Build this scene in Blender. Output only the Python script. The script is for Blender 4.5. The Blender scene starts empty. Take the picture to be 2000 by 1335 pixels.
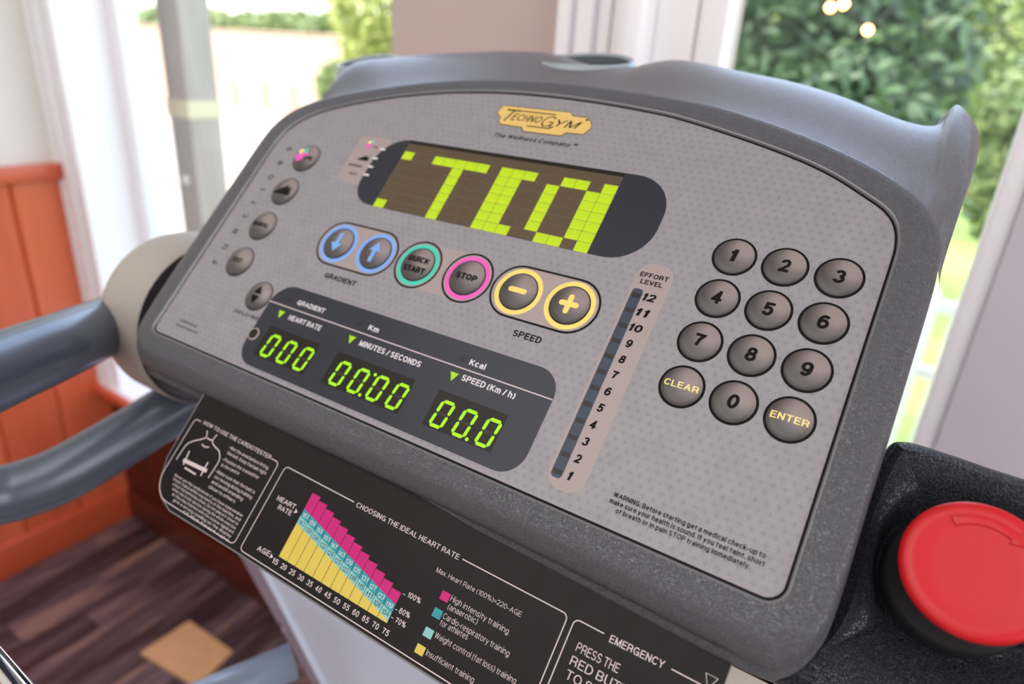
import bpy, bmesh, math, random
from math import sin, cos, pi, radians
from mathutils import Vector, Matrix, geometry
random.seed(7)
D = bpy.data
COL = bpy.context.scene.collection
SC = bpy.context.scene
MM = 0.001

# ------------------------------------------------------------------ camera
F_PX = 1313.5514
RW = Matrix(((0.836327, 0.5446955, 0.0621611), (0.2615552, -0.296781, -0.918428), (-0.4818153, 0.7843646, -0.3906739)))
CAM = Vector((52.0123, -298.6716, 1346.1186))            # mm, floor = 0
cd = D.cameras.new('camera'); cam = D.objects.new('camera', cd); COL.objects.link(cam)
cm = Matrix((RW[0], -RW[1], -RW[2])).transposed().to_4x4(); cm.translation = CAM * MM
cam.matrix_world = cm
cd.sensor_width = 36; cd.lens = F_PX / 2000 * 36; cd.clip_start = 0.02; cd.clip_end = 200
cd.dof.use_dof = True; cd.dof.focus_distance = 0.305; cd.dof.aperture_fstop = 5.4
SC.camera = cam
# ------------------------------------------------------------------ light
w = D.worlds.new('sky'); SC.world = w; w.use_nodes = True
nt = w.node_tree; bgn = nt.nodes['Background']
sky = nt.nodes.new('ShaderNodeTexSky'); sky.sky_type = 'NISHITA'; sky.sun_disc = False
sky.sun_elevation = radians(42); sky.sun_rotation = radians(200); sky.dust_density = 3.0; sky.air_density = 1.0
mxs = nt.nodes.new('ShaderNodeMix'); mxs.data_type = 'RGBA'; mxs.inputs['Factor'].default_value = .55; mxs.inputs[7].default_value = (1.0, .98, .96, 1)
nt.links.new(sky.outputs[0], mxs.inputs[6]); nt.links.new(mxs.outputs[2], bgn.inputs[0]); bgn.inputs[1].default_value = 1.8
sd = D.lights.new('sun', 'SUN'); sun = D.objects.new('sun', sd); COL.objects.link(sun)
sd.energy = 4.0; sd.angle = radians(1.0); sd.color = (1, .95, .86)
sun.rotation_euler = (radians(48), 0, radians(-38)); sun.location = (0, 0, 8)
def area(name, loc, to, sx, sy, e, colr):
    l = D.lights.new(name, 'AREA'); o = D.objects.new(name, l); COL.objects.link(o)
    l.shape = 'RECTANGLE'; l.size = sx; l.size_y = sy; l.energy = e; l.color = colr
    o.location = loc; o.rotation_euler = (Vector(to) - Vector(loc)).to_track_quat('-Z', 'Y').to_euler()
    return o
area('ceiling_light', (-0.5, -1.5, 2.62), (-0.5, -1.5, 0), 1.8, 1.8, 27, (1, .98, .97))  # added soft fill under the ceiling; no fitting is built there
area('back_window_light', (-0.3, -3.3, 1.6), (-0.3, 0, 1.2), 3.4, 2.0, 18, (.93, .96, 1))  # added daylight fill from behind; the back wall has no window
area('right_window_light', (2.1, -0.5, 1.7), (-1, -0.2, 1.0), 1.9, 1.4, 30, (.95, .97, 1))  # unseen fill added on the right side; that wall has no opening
SC.view_settings.view_transform = 'Standard'; SC.view_settings.look = 'None'
SC.view_settings.gamma = 1; SC.view_settings.use_curve_mapping = False
SC.view_settings.exposure = 0.12

# ------------------------------------------------------------------ frames
M3 = Matrix(((1, 0, 0), (0, 0.7008582, -0.7133006), (0, 0.7133006, 0.7008582)))   # console face -> world
PM = M3.to_4x4(); PM.translation = Vector((0, 0, 1.25))
_cr = (Matrix.Rotation(radians(1.18), 3, 'X') @ Matrix.Rotation(radians(1.84), 3, 'Y') @ Matrix.Rotation(radians(-.32), 3, 'Z'))
CM = PM @ (Matrix.Translation(Vector((-150, -131, -12.4)) * MM) @ _cr.to_4x4())      # instruction card -> world
WM = Matrix.Identity(4)
def ray(px, py):
    return RW.transposed() @ Vector(((px - 1000) / F_PX, (py - 667.5) / F_PX, 1))
def onmat(mat, px, py, h=0.0):
    """point of the plane z = h (mm) of a frame that is seen at a place of the photograph"""
    inv = mat.inverted(); c = inv @ (CAM * MM) * 1000; d = inv.to_3x3() @ ray(px, py)
    s = (h - c[2]) / d[2]; q = c + d * s
    return q
def P(px, py, h=0.0): return onmat(PM, px, py, h)
def C(px, py, h=0.0): return onmat(CM, px, py, h)
def wy(px, py, y):
    d = ray(px, py); return CAM + d * ((y - CAM[1]) / d[1])
def wz(px, py, z):
    d = ray(px, py); return CAM + d * ((z - CAM[2]) / d[2])
def wd(px, py, dep): return CAM + ray(px, py) * dep

# ------------------------------------------------------------------ materials
def lin(c):
    return tuple(((v / 255 + .055) / 1.055) ** 2.4 if v > 10 else v / 255 / 12.92 for v in c) + (1,)
def mat(name, rgb, rough=.5, spec=.5, metal=0, emit=None, es=1, coat=0):
    m = D.materials.new(name); m.use_nodes = True; b = m.node_tree.nodes['Principled BSDF']
    b.inputs['Base Color'].default_value = lin(rgb); b.inputs['Roughness'].default_value = rough
    b.inputs['Specular IOR Level'].default_value = spec; b.inputs['Metallic'].default_value = metal
    b.inputs['Coat Weight'].default_value = coat
    if emit: b.inputs['Emission Color'].default_value = lin(emit); b.inputs['Emission Strength'].default_value = es
    return m
class N:
    def __init__(s, m): s.t = m.node_tree; s.b = s.t.nodes['Principled BSDF']
    def n(s, typ, **k):
        x = s.t.nodes.new('ShaderNode' + typ)
        for a, v in k.items(): setattr(x, a, v)
        return x
    def l(s, a, b): s.t.links.new(a, b)
    def coord(s, which='Object'): return s.n('TexCoord').outputs[which]
    def math(s, op, a, b=None, c=None):
        x = s.n('Math', operation=op)
        for i, v in enumerate((a, b, c)):
            if v is None: continue
            if isinstance(v, (int, float)): x.inputs[i].default_value = v
            else: s.l(v, x.inputs[i])
        return x.outputs[0]
    def noise(s, co, scale, det=3, rough=.5, sc=None):
        if sc:
            mp = s.n('Mapping'); s.l(co, mp.inputs[0]); mp.inputs['Scale'].default_value = sc; co = mp.outputs[0]
        x = s.n('TexNoise'); s.l(co, x.inputs['Vector']); x.inputs['Scale'].default_value = scale
        x.inputs['Detail'].default_value = det; x.inputs['Roughness'].default_value = rough
        return x.outputs['Fac']
    def ramp(s, fac, stops):
        x = s.n('ValToRGB'); s.l(fac, x.inputs[0]); e = x.color_ramp.elements
        while len(e) < len(stops): e.new(.5)
        for el, (p, c) in zip(e, stops): el.position = p; el.color = lin(c)
        return x.outputs[0]
    def mix(s, f, a, b):
        x = s.n('Mix', data_type='RGBA')
        if isinstance(f, (int, float)): x.inputs['Factor'].default_value = f
        else: s.l(f, x.inputs['Factor'])
        for i, v in ((6, a), (7, b)):
            if isinstance(v, tuple): x.inputs[i].default_value = lin(v)
            else: s.l(v, x.inputs[i])
        return x.outputs[2]
    def base(s, c): s.l(c, s.b.inputs['Base Color'])
    def bump(s, h, st=.5, dist=.001):
        x = s.n('Bump'); x.inputs['Strength'].default_value = st; x.inputs['Distance'].default_value = dist
        s.l(h, x.inputs['Height']); s.l(x.outputs[0], s.b.inputs['Normal'])

def leather(name, rgb, rough, scale=1100, st=.55, dist=.00035, spec=.5):
    m = mat(name, rgb, rough, spec); k = N(m); co = k.coord()
    x = k.n('TexNoise'); k.l(co, x.inputs['Vector']); x.inputs['Scale'].default_value = scale * .55; x.inputs['Detail'].default_value = 1.5; x.inputs['Distortion'].default_value = 1.6
    h = k.math('ABSOLUTE', k.math('SUBTRACT', x.outputs['Fac'], .5)); h = k.math('MINIMUM', k.math('MULTIPLY', h, 9), 1.0)
    k.bump(h, st, dist)
    k.base(k.mix(k.math('MULTIPLY', k.noise(co, scale * .5, 3), .5), rgb, tuple(int(c * .8) for c in rgb)))
    return m
M = {}
M['shell'] = leather('textured_grey_plastic', (91, 92, 97), .34, 1300, .9, .00028)
M['hood'] = leather('hood_plastic', (100, 100, 105), .36, 1300, .5, .00015, 1.0)
M['pod'] = leather('dark_textured_plastic', (30, 33, 41), .28, 1300, .9, .00036)
M['lip'] = mat('smooth_grey_edge', (106, 106, 110), .2, .8)
M['black'] = mat('black_ink', (18, 15, 17), .65, .12)
M['grey_ink'] = mat('grey_ink', (56, 52, 56), .6, .15)
M['white'] = mat('white_ink', (222, 216, 220), .5, .3)
M['pinkwhite'] = mat('pale_pink_ink', (206, 190, 190), .5, .3)
M['slate'] = mat('slate_lens', (42, 45, 54), .3, .25)
M['blue_slate'] = mat('blue_slate_lens', (52, 63, 78), .35, .25)
M['ink_blue'] = mat('blue_ink', (120, 165, 232), .45, .35)
M['ink_teal'] = mat('teal_ink', (66, 196, 172), .45, .35)
M['ink_pink'] = mat('pink_ink', (226, 88, 184), .45, .35)
M['ink_yellow'] = mat('yellow_ink', (242, 212, 112), .45, .35)
M['pale_yellow'] = mat('pale_yellow_ink', (240, 220, 140), .45, .35)
M['gold'] = mat('gold_badge', (220, 186, 108), .35, .4)
M['patch'] = mat('plain_mauve_print', (158, 144, 142), .4, .35)
M['lcd_dark'] = mat('dark_display_glass', (30, 25, 22), .35, .2)
M['cell_off'] = mat('unlit_cell', (84, 70, 52), .4, .3)
M['cell_gap'] = mat('display_grid', (128, 110, 86), .4, .3)
M['seg_off'] = mat('unlit_segment', (40, 34, 29), .4, .3)
M['tick_off'] = mat('unlit_lamp', (36, 28, 26), .4, .3)
def glow(name, rgb, s):
    m = mat(name, (30, 40, 5), .4, .3, emit=rgb, es=s); return m
M['cell_on'] = glow('lit_cell', (188, 218, 8), .95)
k = N(M['cell_on']); nz = k.noise(k.coord(), 60, 2)
em = k.mix(nz, (164, 200, 4), (212, 236, 22)); k.l(em, k.b.inputs['Emission Color'])
M['seg_on'] = glow('lit_segment', (168, 240, 8), 1.0)
M['tri_on'] = glow('lit_arrow', (170, 214, 14), .95)
# face film: fine weave with rows of small crosses, scuffed
m = mat('face_film', (158, 150, 152), .42, .4); M['film'] = m; k = N(m); co = k.coord()
sx = k.n('SeparateXYZ'); k.l(co, sx.inputs[0]); X, Y = sx.outputs[0], sx.outputs[1]
px_, py_ = .0046, .0038
row = k.math('FLOOR', k.math('DIVIDE', Y, py_))
xs = k.math('ADD', k.math('DIVIDE', X, px_), k.math('MULTIPLY', row, .5))
fx = k.math('SUBTRACT', k.math('FRACT', xs), .5); fy = k.math('SUBTRACT', k.math('FRACT', k.math('DIVIDE', Y, py_)), .5)
ax = k.math('ABSOLUTE', fx); ay = k.math('ABSOLUTE', fy)
arm1 = k.math('MULTIPLY', k.math('LESS_THAN', ax, .30), k.math('LESS_THAN', ay, .06))
arm2 = k.math('MULTIPLY', k.math('LESS_THAN', ay, .34), k.math('LESS_THAN', ax, .055))
cross = k.math('MAXIMUM', arm1, arm2)
fine = k.noise(co, 900, 2, .6)
cross = k.math('MULTIPLY', cross, k.math('MULTIPLY', fine, .75))
weave = k.n('TexWave'); weave.inputs['Scale'].default_value = 420; weave.inputs['Distortion'].default_value = .6
mp = k.n('Mapping'); mp.inputs['Rotation'].default_value = (0, 0, radians(38)); k.l(co, mp.inputs[0]); k.l(mp.outputs[0], weave.inputs[0])
blot = k.noise(co, 75, 3, .6)
blot2 = k.noise(co, 260, 3, .6, (1, .5, 1))
c1 = k.mix(k.math('MULTIPLY', k.math('ADD', blot, blot2), .5), (122, 122, 130), (162, 154, 156))
c1 = k.mix(k.math('MULTIPLY', weave.outputs['Fac'], .22), c1, (118, 114, 120))
c1 = k.mix(cross, c1, (98, 99, 116))
k.base(c1)
# key film: halftone gradient print
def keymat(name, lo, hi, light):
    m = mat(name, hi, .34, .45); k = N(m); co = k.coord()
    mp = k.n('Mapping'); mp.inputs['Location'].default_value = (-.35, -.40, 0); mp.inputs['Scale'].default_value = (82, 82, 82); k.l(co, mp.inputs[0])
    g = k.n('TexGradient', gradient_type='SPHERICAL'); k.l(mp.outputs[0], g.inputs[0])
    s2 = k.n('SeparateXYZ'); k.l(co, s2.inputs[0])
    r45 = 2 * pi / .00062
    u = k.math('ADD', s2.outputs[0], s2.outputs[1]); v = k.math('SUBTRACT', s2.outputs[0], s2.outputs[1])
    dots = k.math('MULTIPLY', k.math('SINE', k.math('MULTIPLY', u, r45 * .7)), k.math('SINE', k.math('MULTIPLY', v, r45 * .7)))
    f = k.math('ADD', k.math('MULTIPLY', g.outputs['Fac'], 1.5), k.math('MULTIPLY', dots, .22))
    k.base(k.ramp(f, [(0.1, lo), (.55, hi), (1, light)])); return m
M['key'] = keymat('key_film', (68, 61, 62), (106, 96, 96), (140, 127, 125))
# card
m = mat('card_print', (28, 25, 26), .4, .14); M['card'] = m; k = N(m); co = k.coord()
k.base(k.mix(k.noise(co, 40, 3), (24, 21, 23), (32, 28, 29)))
spn = k.noise(co, 1400, 1); k.l(k.math('ADD', k.math('MULTIPLY', k.noise(co, 90, 3), .16), .34), k.b.inputs['Roughness'])
M['card_edge'] = mat('clear_card_edge', (108, 104, 106), .3, .5)
M['mag'] = mat('magenta_ink', (188, 14, 110), .45, .3); M['cyan'] = mat('cyan_ink', (44, 142, 150), .45, .3)
M['lcyan'] = mat('light_cyan_ink', (130, 186, 184), .45, .3); M['yel'] = mat('chart_yellow_ink', (208, 184, 78), .45, .3)
M['red'] = mat('red_button_plastic', (196, 22, 30), .4, .4); k = N(M['red']); k.bump(k.noise(k.coord(), 2500, 2), .08, .0002)
M['tube'] = mat('blue_grey_lacquer', (88, 95, 110), .34, .5, .35, coat=.2)
M['chrome'] = mat('chrome', (210, 212, 214), .09, .5, 1)
M['hub'] = mat('dark_mauve_plastic', (84, 76, 80), .5, .4)
M['drum'] = mat('warm_grey_plastic', (168, 160, 152), .5, .4)
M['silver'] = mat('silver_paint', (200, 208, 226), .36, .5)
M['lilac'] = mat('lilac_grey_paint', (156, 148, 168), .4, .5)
M['pale_tube'] = mat('pale_blue_lacquer', (150, 164, 184), .3, .5, .3)
M['cream'] = mat('cream_shell', (236, 232, 222), .5, .4)
M['cupgrey'] = mat('cup_rim_plastic', (150, 160, 164), .35, .5)
M['cupdark'] = mat('cup_well_plastic', (78, 88, 90), .5, .4)
M['rubber'] = mat('black_rubber', (30, 30, 33), .6, .4)
# room
def wood(name, lo, hi, rough, sc, stretch, axis=2, spec=.5, coat=0):
    m = mat(name, hi, rough, spec, coat=coat); k = N(m); co = k.coord()
    s = [sc, sc, sc]; s[axis] = sc * stretch
    n1 = k.noise(co, 1, 4, .6, tuple(s)); n2 = k.noise(co, 3, 3, .6)
    oi = k.n('ObjectInfo')
    f = k.math('ADD', k.math('MULTIPLY', n1, .7), k.math('MULTIPLY', oi.outputs['Random'], .3))
    k.base(k.mix(f, lo, hi)); k.bump(n1, .15, .001); return m
M['wainscot'] = wood('orange_stained_boards', (180, 70, 38), (232, 116, 76), .38, 18, .08, 2, .5, .15)
M['dboard'] = wood('dark_stained_boards', (52, 16, 8), (86, 30, 16), .4, 18, .08, 2, .5, .1)  # same wood as the wainscot, darkened to paint in backlit shade
M['drail'] = wood('dark_stained_rail', (60, 20, 12), (96, 36, 22), .35, 18, .08, 0, .5, .2)  # front baseboard, shade of the backlit wall put into the colour
M['wrail'] = wood('orange_stained_rail', (182, 68, 38), (230, 110, 72), .35, 18, .08, 1, .5, .2)
m = mat('worn_dark_floorboards', (70, 50, 50), .42, .5); M['plank'] = m; k = N(m); co = k.coord()
n1 = k.noise(co, 1, 5, .65, (26, 3.0, 26)); n2 = k.noise(co, 9, 4, .6); oi = k.n('ObjectInfo')
f = k.math('ADD', k.math('MULTIPLY', n1, .72), k.math('MULTIPLY', oi.outputs['Random'], .14))
c = k.ramp(f, [(0.1, (34, 24, 26)), (.36, (62, 46, 50)), (.46, (100, 82, 90)), (.54, (150, 118, 106)), (.62, (110, 92, 102)), (.75, (58, 42, 46))])
k.base(c); k.l(k.math('ADD', k.math('MULTIPLY', n2, .3), .2), k.b.inputs['Roughness']); k.bump(n1, .3, .001)
def plaster(name, rgb):
    m = mat(name, rgb, .85, .2); k = N(m); co = k.coord()
    k.base(k.mix(k.noise(co, 6, 4), rgb, tuple(max(0, c - 7) for c in rgb))); k.bump(k.noise(co, 60, 3), .06, .002); return m
M['wall_w'] = plaster('cream_painted_plaster', (232, 226, 220)); M['wall_p'] = plaster('mauve_painted_plaster', (202, 184, 178))
M['wall_g'] = plaster('grey_lilac_painted_plaster', (206, 198, 206))
M['gloss'] = mat('white_gloss_paint', (246, 243, 246), .3, .5)
M['ceil'] = plaster('white_ceiling_paint', (240, 238, 234))
# glass pane: clear with a faint mirror reflection
m = D.materials.new('window_glass'); m.use_nodes = True; t = m.node_tree; t.nodes.clear()
o_ = t.nodes.new('ShaderNodeOutputMaterial'); mx = t.nodes.new('ShaderNodeMixShader'); tr = t.nodes.new('ShaderNodeBsdfTransparent')
gl = t.nodes.new('ShaderNodeBsdfGlossy'); gl.inputs['Roughness'].default_value = .01; lw = t.nodes.new('ShaderNodeLayerWeight'); lw.inputs['Blend'].default_value = .5
pw = t.nodes.new('ShaderNodeMath'); pw.operation = 'POWER'; pw.inputs[1].default_value = 4; t.links.new(lw.outputs['Facing'], pw.inputs[0])
ma = t.nodes.new('ShaderNodeMath'); ma.operation = 'MULTIPLY_ADD'; ma.inputs[1].default_value = .35; ma.inputs[2].default_value = .012; t.links.new(pw.outputs[0], ma.inputs[0])
t.links.new(ma.outputs[0], mx.inputs[0]); t.links.new(tr.outputs[0], mx.inputs[1]); t.links.new(gl.outputs[0], mx.inputs[2]); t.links.new(mx.outputs[0], o_.inputs[0])
M['glass'] = m
M['card_board'] = mat('plain_cardboard', (214, 166, 124), .8, .2); k = N(M['card_board']); k.base(k.mix(k.noise(k.coord(), 30, 3), (224, 176, 132), (202, 156, 116)))
# outside
m = mat('weathered_timber', (140, 128, 120), .9, .1); M['post'] = m; k = N(m); k.base(k.mix(k.noise(k.coord(), 1, 4, .6, (40, 40, 3)), (156, 145, 140), (206, 196, 188)))
M['render'] = mat('pale_render', (226, 208, 192), .9, .1); k = N(M['render']); k.base(k.mix(k.noise(k.coord(), .9, 4), (168, 150, 136), (138, 120, 108)))
M['paving'] = mat('pale_paving', (222, 214, 204), .9, .1); k = N(M['paving']); k.base(k.mix(k.noise(k.coord(), 1.2, 4), (176, 168, 158), (152, 140, 128)))
M['lawn'] = mat('lawn_grass', (140, 176, 70), .9, .1); k = N(M['lawn']); k.base(k.mix(k.noise(k.coord(), 3, 4), (138, 164, 78), (168, 184, 112)))
M['wpaint'] = mat('white_outdoor_paint', (240, 240, 236), .6, .3)
M['strap'] = mat('pale_strap', (226, 214, 184), .6, .3)
M['brown'] = mat('brown_door_paint', (138, 118, 106), .8, .2)
def leafm(name, a, b, tr=.35):
    m = mat(name, a, .45, .5); k = N(m); g = k.n('NewGeometry')
    cc = k.mix(g.outputs['Random Per Island'], a, b); k.base(cc)
    td = k.n('BsdfTranslucent'); k.l(cc, td.inputs[0]); ms = k.n('MixShader'); ms.inputs[0].default_value = tr
    out = [x for x in k.t.nodes if x.type == 'OUTPUT_MATERIAL'][0]
    k.l(k.b.outputs[0], ms.inputs[1]); k.l(td.outputs[0], ms.inputs[2]); k.l(ms.outputs[0], out.inputs[0]); return m
M['leaf_dark'] = leafm('dark_leaves', (34, 60, 38), (78, 106, 70), .25)
M['leaf_lime'] = leafm('lime_leaves', (124, 140, 66), (168, 178, 104), .4)
M['leaf_mid'] = leafm('green_leaves', (74, 100, 54), (136, 154, 96), .35)
M['bark'] = mat('bark', (84, 66, 52), .9, .1)
M['bulb'] = mat('warm_lamp', (255, 190, 120), .4, .2, emit=(255, 176, 110), es=16)  # glow standing in for lamp reflections in the window glass

# ------------------------------------------------------------------ mesh tools (all mm, local frame)
class MB:
    def __init__(s): s.v = []; s.f = []; s.m = []; s.mats = []; s.sm = []
    def mi(s, m):
        if m not in s.mats: s.mats.append(m)
        return s.mats.index(m)
    def add(s, vs, fs, m, smooth=False):
        o = len(s.v); s.v += [tuple(v) for v in vs]; i = s.mi(m)
        for f in fs: s.f.append(tuple(o + a for a in f)); s.m.append(i); s.sm.append(smooth)
        return s
    def poly(s, pts, h, m):                       # flat print
        return s.add([(p[0], p[1], h) for p in pts], [tuple(range(len(pts)))], m)
    def plate(s, pts, h0, h1, m, bev=0):          # solid slab
        n = len(pts); b = [(p[0], p[1], h0) for p in pts]; t = [(p[0], p[1], h1) for p in pts]
        fs = [tuple(range(2 * n - 1, n - 1, -1))[::-1], tuple(range(n))[::-1]] + [(i, (i + 1) % n, n + (i + 1) % n, n + i) for i in range(n)]
        return s.add(b + t, fs, m)
    def loft(s, rings, m, closed=True, cap0=False, cap1=False, smooth=True):
        n = len(rings[0]); vs = [p for r in rings for p in r]; fs = []
        for j in range(len(rings) - 1):
            for i in range(n if closed else n - 1):
                k2 = (i + 1) % n; fs.append((j * n + i, j * n + k2, (j + 1) * n + k2, (j + 1) * n + i))
        if cap0: fs.append(tuple(range(n))[::-1])
        if cap1: fs.append(tuple(range((len(rings) - 1) * n, len(rings) * n)))
        return s.add(vs, fs, m, smooth)
    def band(s, pts, w, h, m, closed=True):       # flat line along a path
        n = len(pts); o = offset(pts, w / 2, closed); i_ = offset(pts, -w / 2, closed)
        fs = [(i, (i + 1) % n, n + (i + 1) % n, n + i) for i in range(n if closed else n - 1)]
        return s.add([(p[0], p[1], h) for p in o] + [(p[0], p[1], h) for p in i_], fs, m)
    def box(s, a, b, m):
        x0, y0, z0 = a; x1, y1, z1 = b
        vs = [(x0, y0, z0), (x1, y0, z0), (x1, y1, z0), (x0, y1, z0), (x0, y0, z1), (x1, y0, z1), (x1, y1, z1), (x0, y1, z1)]
        return s.add(vs, [(0, 3, 2, 1), (4, 5, 6, 7), (0, 1, 5, 4), (1, 2, 6, 5), (2, 3, 7, 6), (3, 0, 4, 7)], m)
    def tube(s, path, r, m, n=20, cap=True):
        path = [Vector(p) for p in path]; rings = []; up = None
        for i, p in enumerate(path):
            t = (path[min(i + 1, len(path) - 1)] - path[max(i - 1, 0)]).normalized()
            if up is None: up = t.orthogonal().normalized()
            up = (up - t * up.dot(t)).normalized(); q = t.cross(up)
            rr = r[i] if isinstance(r, (list, tuple)) else r
            rings.append([tuple(p + (up * cos(a) + q * sin(a)) * rr) for a in [2 * pi * j / n for j in range(n)]])
        return s.loft(rings, m, True, cap, cap)
    def lathe(s, c, ax, prof, m, n=48, cap0=False, cap1=False):   # prof: (dist along ax, radius)
        c = Vector(c); ax = Vector(ax).normalized(); e = ax.orthogonal().normalized(); q = ax.cross(e)
        return s.loft([[tuple(c + ax * d + (e * cos(a) + q * sin(a)) * r) for a in [2 * pi * j / n for j in range(n)]] for d, r in prof], m, True, cap0, cap1)
def offset(pts, d, closed=True):
    n = len(pts); out = []
    for i in range(n):
        a = Vector(pts[(i - 1) % n][:2]) if closed or i > 0 else Vector(pts[i][:2])
        b = Vector(pts[(i + 1) % n][:2]) if closed or i < n - 1 else Vector(pts[i][:2])
        t = (b - a); t = t.normalized() if t.length > 1e-9 else Vector((1, 0))
        out.append((pts[i][0] + t.y * d, pts[i][1] - t.x * d))
    return out
def rrect(u0, u1, v0, v1, r, n=8):
    if not isinstance(r, (list, tuple)): r = [r] * 4       # BL BR TR TL
    out = []
    for (cx, cy, a0, rr) in ((u0 + r[0], v0 + r[0], pi, r[0]), (u1 - r[1], v0 + r[1], 1.5 * pi, r[1]), (u1 - r[2], v1 - r[2], 0, r[2]), (u0 + r[3], v1 - r[3], .5 * pi, r[3])):
        for i in range(n + 1): a = a0 + i * pi / 2 / n; out.append((cx + rr * cos(a), cy + rr * sin(a)))
    return out
def circle(cx, cy, r, n=40): return [(cx + r * cos(2 * pi * i / n), cy + r * sin(2 * pi * i / n)) for i in range(n)]
def catmull(pts, n=6, closed=False):
    out = []; L = len(pts)
    for i in range(L if closed else L - 1):
        g = lambda j: Vector(pts[j % L]) if closed else Vector(pts[max(0, min(L - 1, j))])
        a, b, c, d = g(i - 1), g(i), g(i + 1), g(i + 2)
        for k in range(n):
            t = k / n; out.append(tuple(.5 * ((2 * b) + (c - a) * t + (2 * a - 5 * b + 4 * c - d) * t * t + (3 * b - a - 3 * c + d) * t ** 3)))
    if not closed: out.append(tuple(pts[-1]))
    return out

# ------------------------------------------------------------------ objects
WMAT = {}
def obj(name, mb, parent=None, frame=WM, at=(0, 0, 0), recenter=False):
    """link a mesh; its vertices are mm in frame @ at"""
    me = D.meshes.new(name)
    me.from_pydata([(a * MM, b * MM, c * MM) for a, b, c in mb.v], [], mb.f)
    for m_ in mb.mats: me.materials.append(M[m_])
    me.polygons.foreach_set('material_index', mb.m); me.polygons.foreach_set('use_smooth', mb.sm); me.update()
    return place(name, me, parent, frame @ Matrix.Translation(Vector(at) * MM))
def place(name, me, parent, wm):
    o = D.objects.new(name, me); COL.objects.link(o); WMAT[o.name] = wm
    if parent is not None:
        o.parent = parent; o.matrix_basis = WMAT[parent.name].inverted() @ wm
    else: o.matrix_basis = wm
    return o
def tag(o, label=None, cat=None, group=None, kind=None):
    for kx, v in (('label', label), ('category', cat), ('group', group), ('kind', kind)):
        if v: o[kx] = v
    return o
def empty(name, loc, label, cat, group=None):
    o = D.objects.new(name, None); COL.objects.link(o); wm = Matrix.Translation(Vector(loc) * MM)
    o.matrix_basis = wm; WMAT[o.name] = wm; o.empty_display_size = .05
    return tag(o, label, cat, group)
def bevel(o, wdt, seg=3, ang=40):
    b = o.modifiers.new('bevel', 'BEVEL'); b.width = wdt * MM; b.segments = seg; b.limit_method = 'ANGLE'; b.angle_limit = radians(ang)
    for p in o.data.polygons: p.use_smooth = True
    return o

_tc = {}
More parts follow.
